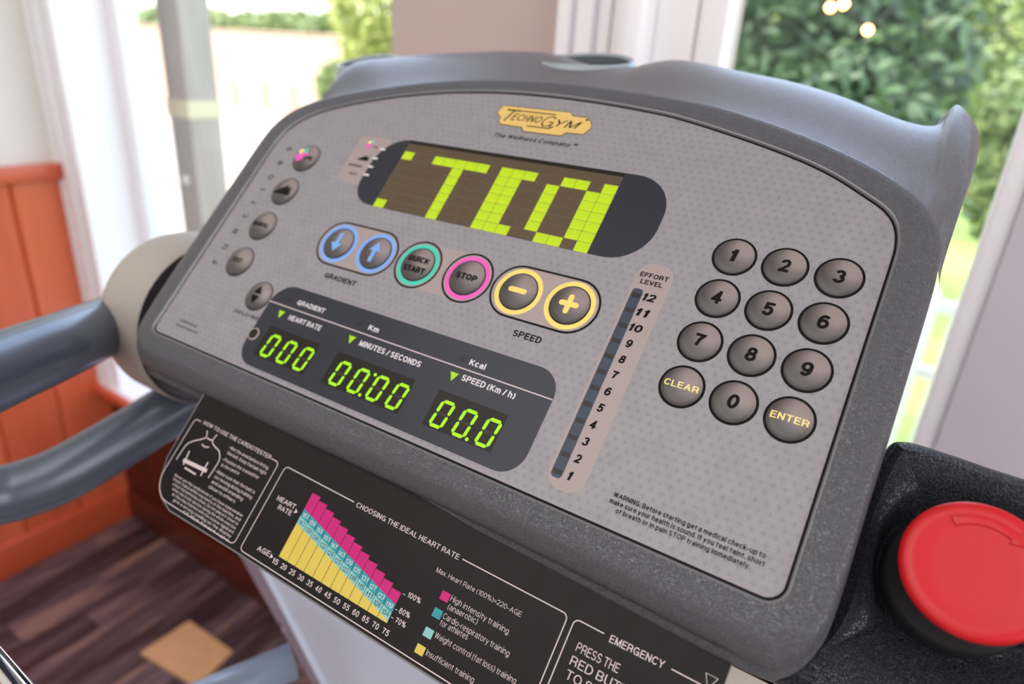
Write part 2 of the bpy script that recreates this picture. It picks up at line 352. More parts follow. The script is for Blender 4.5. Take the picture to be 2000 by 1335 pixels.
# a plain grotesque alphabet drawn as strokes (centre lines; capital height 1)
def A_(cx, cy, rx, ry, a0, a1):
    n = max(4, int(abs(a1 - a0) / 18)); return [(cx + rx * cos(radians(a0 + (a1 - a0) * i / n)), cy + ry * sin(radians(a0 + (a1 - a0) * i / n))) for i in range(n + 1)]
def El(cx, cy, rx, ry): return A_(cx, cy, rx, ry, 90, 450)
_Pb = [(0, .46), (.34, .46)] + A_(.34, .73, .27, .27, -90, 90) + [(0, 1)]
_S = lambda h, w_: A_(w_ / 2, h * .75, w_ / 2 - .02, h * .25, 22, 270) + A_(w_ / 2, h * .25, w_ / 2, h * .25, 90, -160)[1:]
GL = {
 'A': [[(0, 0), (.36, 1)], [(.36, 1), (.72, 0)], [(.12, .32), (.6, .32)]], 'B': [[(0, 0), (0, 1)], [(0, 1), (.34, 1)] + A_(.34, .75, .24, .25, 90, -90) + [(0, .5)], [(0, .5), (.34, .5)] + A_(.34, .25, .27, .25, 90, -90) + [(0, 0)]],
 'C': [A_(.36, .5, .36, .5, 38, 322)], 'D': [[(0, 0), (0, 1)], [(0, 1), (.26, 1)] + A_(.26, .5, .4, .5, 90, -90) + [(0, 0)]], 'E': [[(0, 0), (0, 1)], [(0, 1), (.52, 1)], [(0, .52), (.47, .52)], [(0, 0), (.53, 0)]],
 'F': [[(0, 0), (0, 1)], [(0, 1), (.5, 1)], [(0, .5), (.43, .5)]], 'G': [A_(.37, .5, .37, .5, 38, 335), [(.72, 0), (.72, .45)], [(.42, .45), (.72, .45)]], 'H': [[(0, 0), (0, 1)], [(.6, 0), (.6, 1)], [(0, .52), (.6, .52)]],
 'I': [[(0, 0), (0, 1)]], 'J': [[(.42, 1), (.42, .23)] + A_(.21, .23, .21, .23, 0, -180)], 'K': [[(0, 0), (0, 1)], [(0, .33), (.58, 1)], [(.2, .56), (.62, 0)]], 'L': [[(0, 0), (0, 1)], [(0, 0), (.48, 0)]],
 'M': [[(0, 0), (0, 1)], [(.02, 1), (.37, 0)], [(.37, 0), (.72, 1)], [(.74, 1), (.74, 0)]], 'N': [[(0, 0), (0, 1)], [(.02, 1), (.58, 0)], [(.6, 0), (.6, 1)]], 'O': [El(.38, .5, .38, .5)], 'P': [[(0, 0), (0, 1)], _Pb],
 'Q': [El(.38, .5, .38, .5), [(.46, .25), (.74, 0)]], 'R': [[(0, 0), (0, 1)], _Pb, [(.34, .46), (.5, .44), (.57, .34), (.58, .12), (.61, 0)]], 'S': [_S(1, .58)], 'T': [[(0, 1), (.62, 1)], [(.31, 0), (.31, 1)]],
 'U': [[(0, 1), (0, .3)] + A_(.3, .3, .3, .3, 180, 360) + [(.6, 1)]], 'V': [[(0, 1), (.33, 0)], [(.33, 0), (.66, 1)]], 'W': [[(0, 1), (.24, 0)], [(.24, 0), (.48, 1)], [(.48, 1), (.72, 0)], [(.72, 0), (.96, 1)]],
 'X': [[(0, 0), (.62, 1)], [(0, 1), (.62, 0)]], 'Y': [[(0, 1), (.33, .42)], [(.66, 1), (.33, .42)], [(.33, 0), (.33, .45)]], 'Z': [[(0, 1), (.6, 1)], [(.58, 1), (.02, 0)], [(0, 0), (.6, 0)]],
 'a': [A_(.25, .5, .22, .22, 165, 0) + [(.47, 0)], [(.47, .42), (.2, .4)] + A_(.2, .2, .2, .2, 100, 270) + [(.32, .02), (.47, .16)]], 'b': [[(0, 0), (0, 1)], El(.26, .36, .26, .36)], 'c': [A_(.26, .36, .26, .36, 40, 320)],
 'd': [[(.52, 0), (.52, 1)], El(.26, .36, .26, .36)], 'e': [A_(.26, .36, .26, .36, 0, 325), [(0, .36), (.5, .36)]], 'f': [[(.12, 0), (.12, .8)] + A_(.3, .8, .18, .2, 180, 95), [(0, .7), (.28, .7)]],
 'g': [El(.26, .36, .26, .36), [(.52, .72), (.52, -.04)] + A_(.26, -.04, .26, .24, 0, -155)], 'h': [[(0, 0), (0, 1)], [(0, .42)] + A_(.24, .46, .24, .26, 180, 0) + [(.48, 0)]], 'i': [[(0, 0), (0, .7)], [(0, .95), (0, 1)]],
 'j': [[(.1, .7), (.1, -.28)], [(.1, .95), (.1, 1)]], 'k': [[(0, 0), (0, 1)], [(0, .25), (.42, .7)], [(.15, .42), (.46, 0)]], 'l': [[(0, 0), (0, 1)]],
 'm': [[(0, 0), (0, .7)], [(0, .44)] + A_(.2, .48, .2, .24, 180, 0) + [(.4, 0)], [(.4, .44)] + A_(.6, .48, .2, .24, 180, 0) + [(.8, 0)]], 'n': [[(0, 0), (0, .7)], [(0, .42)] + A_(.24, .46, .24, .26, 180, 0) + [(.48, 0)]],
 'o': [El(.27, .36, .27, .36)], 'p': [[(0, -.28), (0, .7)], El(.26, .36, .26, .36)], 'q': [[(.52, -.28), (.52, .7)], El(.26, .36, .26, .36)], 'r': [[(0, 0), (0, .7)], [(0, .38)] + A_(.25, .42, .25, .28, 180, 90)],
 's': [_S(.72, .44)], 't': [[(.12, .92), (.12, .15)] + A_(.27, .15, .15, .15, 180, 275), [(0, .7), (.29, .7)]], 'u': [[(0, .7), (0, .26)] + A_(.24, .26, .24, .26, 180, 360), [(.48, .7), (.48, 0)]],
 'v': [[(0, .7), (.24, 0)], [(.24, 0), (.48, .7)]], 'w': [[(0, .7), (.18, 0)], [(.18, 0), (.37, .7)], [(.37, .7), (.55, 0)], [(.55, 0), (.74, .7)]], 'x': [[(0, 0), (.46, .7)], [(0, .7), (.46, 0)]],
 'y': [[(0, .7), (.25, 0)], [(.48, .7), (.22, -.12), (.12, -.24), (.02, -.26)]], 'z': [[(0, .7), (.42, .7)], [(.42, .7), (0, 0)], [(0, 0), (.44, 0)]],
 '0': [El(.27, .5, .27, .5)], '1': [[(.3, 0), (.3, 1)], [(.3, .92), (.2, .79), (.06, .76)]], '2': [A_(.28, .7, .26, .3, 172, -30) + [(.3, .3), (.03, .02)], [(0, 0), (.54, 0)]],
 '3': [A_(.26, .75, .24, .25, 165, -85), A_(.26, .27, .28, .27, 85, -165)], '4': [[(.4, 0), (.4, 1)], [(.4, 1), (.0, .28)], [(0, .26), (.56, .26)]], '5': [[(.08, 1), (.5, 1)], [(.1, 1), (.05, .5)], A_(.26, .32, .28, .32, 145, -160)],
 '6': [El(.28, .31, .27, .31), A_(.3, .5, .3, .5, 42, 200)], '7': [[(0, 1), (.54, 1)], [(.52, .98), (.3, .6), (.2, 0)]], '8': [El(.28, .76, .23, .24), El(.28, .26, .28, .26)], '9': [El(.27, .69, .27, .31), A_(.25, .5, .3, .5, -138, 20)],
 '.': [[(0, 0), (0, .04)]], ',': [[(.03, .04), (0, -.12)]], ':': [[(0, 0), (0, .04)], [(0, .62), (0, .66)]], '-': [[(0, .36), (.28, .36)]], '/': [[(0, -.05), (.34, 1.02)]], '(': [A_(.5, .4, .5, .75, 130, 230)], ')': [A_(-.3, .4, .5, .75, 50, -50)],
 '%': [El(.15, .78, .15, .22), El(.72, .22, .15, .22), [(.2, 0), (.66, 1)]], '=': [[(0, .28), (.48, .28)], [(0, .58), (.48, .58)]], '\u2022': [[(.05, .3), (.2, .3)], [(.05, .42), (.2, .42)]],
 '\u2122': [[(0, 1), (.3, 1)], [(.15, 1), (.15, .5)], [(.45, .5), (.45, 1)], [(.45, 1), (.6, .6)], [(.6, .6), (.75, 1)], [(.75, 1), (.75, .5)]], '\u00ae': [El(.4, .5, .4, .5), [(.28, .25), (.28, .75)], [(.28, .75), (.5, .7), (.5, .52), (.28, .5)], [(.4, .5), (.54, .25)]]}
def glyphs(s, bold, shear):
    key = (s, bold, shear)
    if key in _tc: return _tc[key]
    t = .135 + bold * 2.6; vs = []; fs = []; x = 0; sc_ = 1 / (1 + t)
    for ch in s:
        if ch == ' ': x += .30; continue
        g_ = GL[ch]; w_ = max(p[0] for st in g_ for p in st); mn = min(p[0] for st in g_ for p in st)
        for st in g_:
            pts = [Vector((p[0] - mn, p[1])) for p in st]
            closed = (pts[0] - pts[-1]).length < 1e-6 and len(pts) > 4
            if closed: pts = pts[:-1]
            else:
                d0 = (pts[0] - pts[1]).normalized(); d1 = (pts[-1] - pts[-2]).normalized()
                k0 = t * (.5 if min(abs(d0.x), abs(d0.y)) < .02 else (.3 if len(pts) == 2 else 0)); k1 = t * (.5 if min(abs(d1.x), abs(d1.y)) < .02 else (.3 if len(pts) == 2 else 0))
                if len(pts) > 6: k0 = k0 if st[0][1] in (0, 1, .7) else 0; k1 = k1 if st[-1][1] in (0, 1, .7) else 0
                pts[0] = pts[0] + d0 * k0; pts[-1] = pts[-1] + d1 * k1
            n = len(pts); o0 = len(vs)
            ylo = min(min(p[1] for p in st), 0) - t / 2; yhi = max(p[1] for p in st) + t / 2
            for i in range(n):
                a = pts[(i - 1) % n] if (closed or i > 0) else None; b = pts[i]; c = pts[(i + 1) % n] if (closed or i < n - 1) else None
                d_ = [q.normalized() for q in ((b - a) if a is not None else None, (c - b) if c is not None else None) if q is not None and q.length > 1e-9]
                tn = sum(d_, Vector((0, 0))); tn = tn.normalized() if tn.length > 1e-6 else d_[0]
                m_ = t / 2 / max(.5, abs(tn.dot(d_[0]))); nn = Vector((tn.y, -tn.x)) * m_
                for q in (b + nn, b - nn):
                    yq = max(ylo, min(yhi, q.y)); xx_ = x + q.x + t / 2; vs.append(((xx_ + shear * yq) * sc_, (yq + t / 2) * sc_, 0))
            for i in range(n if closed else n - 1):
                j = (i + 1) % n; fs.append((o0 + 2 * i, o0 + 2 * j, o0 + 2 * j + 1, o0 + 2 * i + 1))
        x += (w_ - mn) + t + .15
    _tc[key] = (vs, fs); return _tc[key]
CAPH = 1
def text(mb, s, u0, u1, v, cap, m, h=.12, bold=.034, shear=0, slope=0, rot=0, dome=None):
    """lettering from u0 to u1 on baseline v; cap = height of a capital"""
    vs, fs = glyphs(s, bold, shear)
    x0 = min(p[0] for p in vs); x1 = max(p[0] for p in vs); sy = cap / CAPH
    sxx = (u1 - u0) / (x1 - x0) if u1 is not None else sy
    out = []
    for x, y, z in vs:
        a = (x - x0) * sxx; b = y * sy
        if rot: a, b = a * cos(rot) - b * sin(rot), a * sin(rot) + b * cos(rot)
        a += u0; b += v + slope * (a - u0)
        out.append((a, b, h if dome is None else h + dome(a, b)))
    mb.add(out, fs, m)
def ctext(mb, s, p0, p1, cap, m, h=.12, bold=.02, shear=0):
    """same on the card, given the two baseline ends"""
    text(mb, s, p0[0], p1[0], p0[1], cap, m, h, bold, shear, slope=(p1[1] - p0[1]) / (p1[0] - p0[0]))

# ================================================================== SETTING
XL, YF, XR, YB, ZC = -1771., 533., 2300., -3600., 2700.
WT = 180.   # wall thickness
def struct(name, mb, **k): return tag(obj(name, mb, **k), kind='structure')
fl = struct('floor', MB().box((XL - WT, YB - WT, -60), (XR + WT, YF + WT, -22), 'plank'))
xx = XL; pn = 0
meshes = {}
while xx < XR:
    wv = 92.
    y = YB; off = random.uniform(300, 1500)
    while y < YF:
        y1 = min(YF, y + off); off = random.choice((1500., 1800., 1200.))
        L = round(y1 - y)
        if L < 30: break
        me = MB().box((-wv / 2 + 1.5, -L / 2 + 1, -22), (wv / 2 - 1.5, L / 2 - 1, 0), 'plank')
        if xx > 0 or y1 < -1500:
            if not meshes.get('far'): meshes['far'] = MB()
            meshes['far'].box((xx + 1.5, y + 1, -22), (xx + wv - 1.5, y1 - 1, 0), 'plank')
        else: obj('floor_plank', me, fl, at=(xx + wv / 2, (y + y1) / 2, random.uniform(-.8, .8)))
        y = y1
    xx += wv
far_pl = obj('floor_plank_field', meshes['far'], fl); far_pl['kind'] = 'stuff'
struct('ceiling', MB().box((XL - WT, YB - WT, ZC), (XR + WT, YF + WT, ZC + 80), 'ceil'))
# left wall with tongue and groove boards
wl = struct('wall_left', MB().box((XL - WT, YB - WT, -22), (XL, YF + WT, ZC), 'wall_w'))
yb = 392 + 137.
while yb > YB + 140:
    y0 = yb - 136.0; bd = MB()
    g = 4.
    pts = [(0, -67.5), (9, -67.5), (15, -62.5), (15, 62.5), (9, 67.5), (0, 67.5)]
    bd.loft([[(a, b, z) for a, b in pts] for z in (100, 1005)], 'wainscot', cap0=True, cap1=True, smooth=False)
    obj('wainscot_board', bd, wl, at=(XL, yb - 68, 0)); yb -= 137
o = obj('wainscot_rail', MB().box((0, YB, 1005), (30, YF - 2, 1042), 'wrail'), wl, at=(XL, 0, 0)); bevel(o, 6)
bevel(struct('baseboard_left', MB().box((XL, YB, 0), (XL + 26, YF, 100), 'wrail')), 5)
# front wall: piers, sills, lintels
W1 = (-1700., -707., 448.); W2 = (-240., 117., 448.); HEAD = 2250.
fw = MB()
fw.box((XL - WT, YF, -22), (XR + WT, YF + WT, 448), 'wall_p')
fw.box((XL - WT, YF, HEAD), (XR + WT, YF + WT, ZC), 'wall_p')
fw.box((XL - WT, YF, 448), (W1[0], YF + WT, HEAD), 'wall_p')
fw.box((W1[1], YF, 448), (W2[0], YF + WT, HEAD), 'wall_p')
wf = struct('wall_front', fw)
struct('wall_front_right', MB().box((W2[1], YF, 448), (XR + WT, YF + WT, HEAD), 'wall_g'))
# boards under the window sills, backlit shade put into their colour
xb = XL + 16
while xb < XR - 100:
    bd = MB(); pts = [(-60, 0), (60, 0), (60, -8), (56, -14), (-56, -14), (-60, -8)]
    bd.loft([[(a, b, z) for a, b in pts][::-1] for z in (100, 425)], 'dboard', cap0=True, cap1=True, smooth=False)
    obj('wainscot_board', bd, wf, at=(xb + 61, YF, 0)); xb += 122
bevel(struct('baseboard_front', MB().box((XL + 26, YF - 24, 0), (XR, YF, 100), 'drail')), 5)
struct('wall_right', MB().box((XR, YB - WT, -22), (XR + WT, YF + WT, ZC), 'wall_w'))
struct('wall_back', MB().box((XL - WT, YB - WT, -22), (XR + WT, YB, ZC), 'wall_w'))
# window 1
def sash(par, x0, x1, z0, z1, yf, st, dep, m='gloss'):
    s_ = MB(); s_.box((x0, yf, z0), (x0 + st, yf + dep, z1), m); s_.box((x1 - st, yf, z0), (x1, yf + dep, z1), m)
    s_.box((x0 + st, yf, z0), (x1 - st, yf + dep, z0 + st), m); s_.box((x0 + st, yf, z1 - st), (x1 - st, yf + dep, z1), m)
    bevel(obj('window_frame', s_, par), 3)
    obj('window_pane', MB().box((x0 + st - 4, yf + dep / 2 - 3, z0 + st - 4), (x1 - st + 4, yf + dep / 2 + 3, z1 - st + 4), 'glass'), par)
w1 = struct('window_1', MB().box((W1[0] - 60, YF - 34, 430), (W1[1] + 40, YF + WT, 452), 'gloss'))
sash(w1, W1[0], W1[1], 452, HEAD, YF + 110, 46, 50)
w2 = struct('window_2', MB().box((W2[0] - 60, YF - 34, 430), (W2[1] + 60, YF + WT, 452), 'gloss'))
s_ = MB(); s_.box((W2[0], YF + 4, 452), (W2[0] + 34, YF + 44, HEAD), 'gloss'); s_.box((W2[1] - 22, YF + 4, 452), (W2[1], YF + 44, HEAD), 'gloss')
s_.box((W2[0] + 40, YF + 4, 452), (W2[1] - 22, YF + 44, 492), 'gloss'); s_.box((W2[0] + 40, YF + 4, HEAD - 40), (W2[1] - 22, YF + 44, HEAD), 'gloss')
bevel(obj('window_frame', s_, w2), 3); obj('window_pane', MB().box((W2[0] + 36, YF + 24, 488), (W2[1] - 18, YF + 30, HEAD - 36), 'glass'), w2)
# orange stained ledge in front of the sill boards at the left corner
bevel(struct('trim_1', MB().box((XL, YF - 52, 425), (XR, YF - 34, 452), 'wrail')), 4)
# moulded casings: stacked strips of different projection
def casing(name, x0, steps, z0=452, z1=HEAD + 90):
    root = None; x = x0
    for i, (wd_, pr) in enumerate(steps):
        b_ = MB().box((x, YF - pr, z0), (x + wd_, YF, z1), 'gloss'); x += wd_
        if root is None: root = struct(name, b_)
        else: obj('casing_moulding', b_, root)
    return root
casing('trim_2', XL + 2, [(20, 34), (14, 22), (22, 30), (10, 14), (26, 20)])
casing('trim_3', -409, [(16, 26), (10, 12), (20, 22), (8, 8), (14, 16), (55, 4), (46, 6)])
# jamb lining of window 2 (light rounded bead)
struct('trim_4', MB().tube([(-313, YF - 8, 452), (-313, YF - 8, HEAD + 90)], 26, 'gloss', 28))
struct('trim_5', MB().box((W1[0], YF, 452), (W1[0] + 8, YF + 110, HEAD), 'gloss'))

# ================================================================== OUTSIDE
gnd = struct('ground_paving', MB().box((-40000, YF + WT, -260), (-2600, 40000, -150), 'paving'))
struct('ground_lawn', MB().box((-2600, YF + WT, -260), (20000, 40000, -150), 'lawn'))
o = obj('timber_post', MB().box((-46, -46, 0), (46, 46, 2500), 'post'), at=(-1712, 850, -150))
o.rotation_euler.z = 0
tag(bevel(o, 4), 'weathered grey timber post standing outside the left window with a pale metal strap round it', 'post')
st = obj('strap', MB().box((-49, -49, 1290), (49, 49, 1335), 'strap'), o, at=(-1712, 850, -150)); st['label'] = 'pale strap'
obj('stud', MB().lathe((0, 0, 0), (0, -1, 0), [(0, 15), (6, 12), (8, 0.5)], 'wpaint', 20, True, True), o, at=(-1712, 802, 975))  # white disc painted in for a specular glint on the post
bld = empty('garden_building', (-11500, 10000, -150), 'long pale rendered building across the yard seen through the left window', 'building')
bb_ = MB(); bb_.box((-24000, 10000, -150), (-7200, 11000, 1480), 'render'); obj('wall', bb_, bld)
obj('coping', MB().box((-24050, 9950, 1480), (-7150, 11050, 1510), 'render'), bld)
for i, (x_, w_) in enumerate(((-14300, 260), (-13200, 200), (-12300, 240), (-11500, 320))):
    d_ = obj('doorway', MB().box((0, -30, 0), (w_, 10, 620), 'brown'), bld, at=(x_, 10000, -150))

def foliage(mb, c, rad, n, size, m, flat=1.0):
    vs = []; fs = []
    for i in range(n):
        while True:
            p = Vector((random.uniform(-1, 1), random.uniform(-1, 1), random.uniform(-1, 1)))
            if .25 < p.length < 1: break
        if random.random() < .6: p = p.normalized() * random.uniform(.75, 1.05)
        q = Vector((c[0] + p.x * rad[0], c[1] + p.y * rad[1], c[2] + p.z * rad[2]))
        a = Vector((random.gauss(0, 1), random.gauss(0, 1), random.gauss(0, 1))).normalized(); b = a.orthogonal().normalized()
        s_ = size * random.uniform(.6, 1.3)
        o0 = len(vs); vs += [tuple(q - a * s_), tuple(q + b * s_ * .45 + a.cross(b) * s_ * .12), tuple(q + a * s_), tuple(q - b * s_ * .45 + a.cross(b) * s_ * .12)]
        fs.append((o0, o0 + 1, o0 + 2, o0 + 3))
    mb.add(vs, fs, m)
def bush(name, base, blobs, n, size, m, label, cat, group=None, trunk=None):
    t_ = empty(name, base, label, cat, group)
    tr_ = MB(); bx, by, bz = base
    for k_ in range(4):
        c_ = blobs[k_ % len(blobs)][0]
        tr_.tube([(bx + random.uniform(-40, 40), by, bz - 20), ((bx + c_[0]) / 2, (by + c_[1]) / 2, (bz + c_[2]) / 2), c_], [45, 32, 12], 'bark', 8)
    obj('stem', tr_, t_)
    f_ = MB(); tot = sum(b[1][0] * b[1][2] for b in blobs)
    for c_, r_ in blobs: foliage(f_, c_, r_, int(n * r_[0] * r_[2] / tot), size, m)
    fo = obj('foliage', f_, t_); fo['kind'] = 'stuff'
    return t_
# hedge top over the building, lime tree at the right side of window 1
bush('hedge', (-13500, 11900, -150), [((-18500, 11900, 1620), (2400, 500, 420)), ((-14500, 11900, 1600), (2400, 500, 400)), ((-11000, 11900, 1600), (2200, 500, 380)), ((-8600, 11900, 1600), (1800, 500, 380))], 5200, 120, 'leaf_mid', 'clipped green hedge rising behind the pale building', 'hedge')
a_ = wy(700, 40, 5200)
bush('young_tree', (a_[0] + 300, 5200, -150), [(tuple(a_ + Vector((350, 0, 200))), (620, 500, 560)), (tuple(a_ + Vector((250, 0, -300))), (380, 400, 300))], 2600, 55, 'leaf_lime', 'lime green young tree beside the wall pier in the left window', 'tree')
a_ = wy(665, 170, 6500)
bush('box_shrub', (a_[0], 6500, -150), [(tuple(a_), (330, 300, 330)), ((a_[0], 6500, 250), (360, 300, 380))], 2600, 60, 'leaf_mid', 'square green shrub low in the left window below the young tree', 'shrub')
# garden seen in window 2
def gp(px, py, y): return tuple(wy(px, py, y))
bush('large_evergreen', (-1400, 5400, -150), [(gp(1540, 100, 4300), (620, 500, 620)), (gp(1600, 250, 4000), (600, 450, 420)), (gp(1480, 260, 4200), (420, 450, 420)), (gp(1690, 120, 4400), (560, 450, 520)), ((-1150, 4200, 500), (900, 400, 650))], 11000, 62, 'leaf_dark', 'large dark evergreen bush filling the left of the right window', 'bush')
bush('broadleaf_tree', (600, 7600, -150), [(gp(1780, 200, 7600), (720, 500, 620)), (gp(1860, 40, 7900), (1100, 500, 720)), (gp(1740, 20, 7600), (800, 500, 600))], 5200, 75, 'leaf_mid', 'mid green broadleaf tree between the dark evergreen and the bright lawn', 'tree')
bush('climbing_shrub', (420, 2700, -150), [(gp(1975, 330, 2600), (110, 150, 260)), (gp(1985, 200, 2600), (90, 150, 160)), ((400, 2700, 200), (120, 120, 500))], 1500, 34, 'leaf_mid', 'leafy green shrub close to the right edge of the right window', 'shrub')
# trees beyond the lawn keep the horizon green
bush('boundary_tree', (1600, 15000, -150), [((1500, 15000, 1600), (3600, 900, 2000)), ((4600, 15000, 1600), (2600, 900, 2200)), ((-2200, 15500, 1900), (2600, 900, 2400))], 5200, 200, 'leaf_lime', 'sunlit yellow-green trees beyond the far end of the lawn', 'tree')
# picket fence
fn = empty('picket_fence', (200, 2000, -150), 'white painted picket fence across the lawn, seen between console and window frame', 'fence')
FY = 2000.
for yq in (600, 737):
    zr = wy(1830, yq, FY)[2]; obj('rail', MB().box((-120, FY + 3, zr - 17), (2000, FY + 30, zr + 17), 'wpaint'), fn)
ztop = wy(1845, 556, FY)[2] + 150; xg = wy(1822, 680, FY)[0]
pk = MB().plate([(-36, 0), (36, 0), (36, ztop - 40), (20, ztop - 8), (0, ztop), (-20, ztop - 8), (-36, ztop - 40)], 0, 20, 'wpaint')
pk.v = [(a, -c_, b) for a, b, c_ in pk.v]
xp = xg + 19 + 36 - 110 * 3
while xp < 1900:
    obj('picket', pk, fn, at=(xp, FY + 1, -150)); xp += 110
# added glowing beads standing in for lamp reflections in the pane
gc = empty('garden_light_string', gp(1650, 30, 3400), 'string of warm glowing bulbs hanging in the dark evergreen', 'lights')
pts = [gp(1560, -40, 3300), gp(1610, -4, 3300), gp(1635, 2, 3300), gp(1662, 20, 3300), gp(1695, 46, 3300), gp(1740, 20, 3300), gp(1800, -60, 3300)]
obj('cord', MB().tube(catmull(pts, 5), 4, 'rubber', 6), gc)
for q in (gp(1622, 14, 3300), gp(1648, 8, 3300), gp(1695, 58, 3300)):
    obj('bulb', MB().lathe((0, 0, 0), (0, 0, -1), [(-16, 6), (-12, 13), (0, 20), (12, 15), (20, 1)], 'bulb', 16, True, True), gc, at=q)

# ================================================================== LOOSE THINGS
q0, q1, q2, q3 = wz(370, 1215, 0), wz(455, 1275, 0), wz(385, 1345, 0), wz(275, 1278, 0)
ctr = (q0 + q1 + q2 + q3) / 4
b_ = MB().plate([((q - ctr).x, (q - ctr).y) for q in (q0, q3, q2, q1)], 0, 6, 'card_board')
tag(obj('cardboard_sheet', b_, at=(ctr.x, ctr.y, 1.2)), 'square piece of light brown cardboard lying on the dark floorboards', 'cardboard')
# chrome rail of a neighbouring machine, bottom left corner
a0, a1 = wd(-60, 1232, 330), wd(60, 1372, 300)
rail_end = a1.copy(); ru = (a1 - a0).normalized(); rb = MB(); rb.tube([a0 - ru * 120, a0, a1, a1 + ru * 60], 5.2, 'chrome', 24)
a2 = wd(-70, 1290, 332); a3 = wd(30, 1385, 303)
rb2 = MB(); rb2.tube([a2 - ru * 120, a2, a3, a3 + ru * 50], 3.0, 'chrome', 16)
# ================================================================== TREADMILL
TR = empty('treadmill', (-150, 60, 0), 'grey treadmill with tilted control console, green lit displays and red stop button', 'treadmill')
# --- outlines of the console face
def arcp(cx, cy, r, a0, a1, n=7): return [(cx + r * cos(radians(a0 + (a1 - a0) * i / n)), cy + r * sin(radians(a0 + (a1 - a0) * i / n))) for i in range(n + 1)]
inner = [(-340, -115.2), (-272, -115.2), (-191, -115.2), (-50, -115.5), (20, -115.7)] + arcp(33.6, -108.3, 7.4, -90, 0) + [(41, -95), (40.8, -57), (40.6, 0), (40.5, 34), (39.8, 45), (37, 53.8), (31.5, 60.5), (22, 66.5), (5, 75.6), (-14, 82.8), (-41, 90.4), (-71, 97.4), (-91.5, 100.8), (-126, 103.8), (-162, 105), (-201, 103.8), (-241, 99), (-285, 89.2), (-320, 77.3), (-339, 67.8), (-350.5, 57), (-355.3, 46.5), (-356.8, 34), (-356.8, 0), (-356.5, -60), (-356.2, -100)] + arcp(-350.6, -109.6, 5.6, 180, 270)
outer = [(-344, -132), (-230, -131.5), (-135, -130.5), (-44, -131), (34, -132.5), (48, -128.5), (56, -118), (58.2, -102), (58.2, -50), (58.2, 0), (57.8, 40), (55.5, 53), (50.5, 63), (38, 75), (19, 85.8), (-6, 96), (-33, 104.5), (-62, 111.2), (-97, 114.8), (-131, 116.8), (-158, 117.4), (-190, 116.5), (-225, 113.5), (-262, 107.5), (-300, 98), (-330, 89), (-350, 79.5), (-364, 69), (-371.5, 57), (-374.5, 42), (-374.8, 0), (-374.8, -50), (-374, -104), (-370, -121), (-360, -130)]
CC = Vector((-158, -8))
def polar(pts, n=800, sub=8):
    d = [Vector(p[:2]) for p in catmull(pts, sub, True)]
    ang = []
    for p in d: q = p - CC; ang.append(math.atan2(q.y * 1.75, q.x))
    out = []
    for i in range(n):
        a = -pi + 2 * pi * (i + .5) / n; best = None
        for j in range(len(d)):
            a0, a1 = ang[j], ang[(j + 1) % len(d)]
            da = (a1 - a0 + pi) % (2 * pi) - pi; db = (a - a0 + pi) % (2 * pi) - pi
            if da > 0 and 0 <= db <= da: best = d[j].lerp(d[(j + 1) % len(d)], db / da); break
        if best is None: best = min(d, key=lambda p: abs(((math.atan2((p - CC).y * 1.75, (p - CC).x) - a + pi) % (2 * pi)) - pi))
        out.append((best.x, best.y))
    return out
IN = polar(inner); OUT = polar(outer)
def ring(t, h, off=0.0, botflare=0.0):
    """t = 0 inner outline .. 1 outer outline"""
    r_ = [(a[0] + (b[0] - a[0]) * t, a[1] + (b[1] - a[1]) * t) for a, b in zip(IN, OUT)]
    if off: r_ = offset(r_, off)
    if botflare: r_ = [(p[0], p[1] - botflare * max(0, min(1, (-100 - p[1]) / 28))) for p in r_]
    return [(p[0], p[1], h) for p in r_]
sh = MB()
sh.loft([ring(0, -1.2, .1), ring(0, .1, .25), ring(0, .7, .55), ring(0, 1.1, .95), ring(0, 1.2, 1.4)], 'lip')
sh.loft([ring(0, 1.2, 1.4), ring(.45, 1.4), ring(.70, 1.3), ring(.84, .6), ring(.93, -.8, 0, .3), ring(.985, -3.0, 0, 2), ring(1, -5.5, 0, 4), ring(1, -8.5, 0, 5.2), ring(1, -11.2, 0, 5.4), ring(1, -12.2, -1.2, 4.2),
         ring(1, -12.8, -.8, 5.4), ring(1, -14.4, .3, 7.4), ring(1, -17, .6, 8.4), ring(1, -26, .6, 8.6), ring(1, -36, 0, 6), ring(1, -40, -8, -2)], 'shell', cap1=True)
sh_o = obj('console_housing', sh, TR, PM)
fp = MB().plate([(p[0], p[1]) for p in IN], -2.5, 0, 'film')
FP = obj('faceplate', fp, TR, PM)
bk = MB(); bk.loft([ring(0, .03, -.75), ring(0, .03, .15)], 'black', smooth=False); obj('edge_line', bk, FP, PM)

# --- keypad
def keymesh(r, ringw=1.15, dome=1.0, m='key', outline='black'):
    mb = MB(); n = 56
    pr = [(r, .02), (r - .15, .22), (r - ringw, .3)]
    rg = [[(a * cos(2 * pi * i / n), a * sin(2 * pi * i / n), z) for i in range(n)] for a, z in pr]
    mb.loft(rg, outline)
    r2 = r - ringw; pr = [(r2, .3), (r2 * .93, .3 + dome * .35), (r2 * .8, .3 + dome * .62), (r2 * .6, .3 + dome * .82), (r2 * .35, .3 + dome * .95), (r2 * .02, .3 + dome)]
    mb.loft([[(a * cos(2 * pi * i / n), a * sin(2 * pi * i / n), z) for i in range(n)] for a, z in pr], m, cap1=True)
    def dm(a, b):
        q = math.hypot(a, b) / r2
        for (r0, z0), (r1_, z1) in zip(pr, pr[1:]):
            if r1_ / r2 <= q <= r0 / r2: return z1 + (z0 - z1) * (q - r1_ / r2) / ((r0 - r1_) / r2)
        return .3 + dome
    return mb, dm
K = 22.9
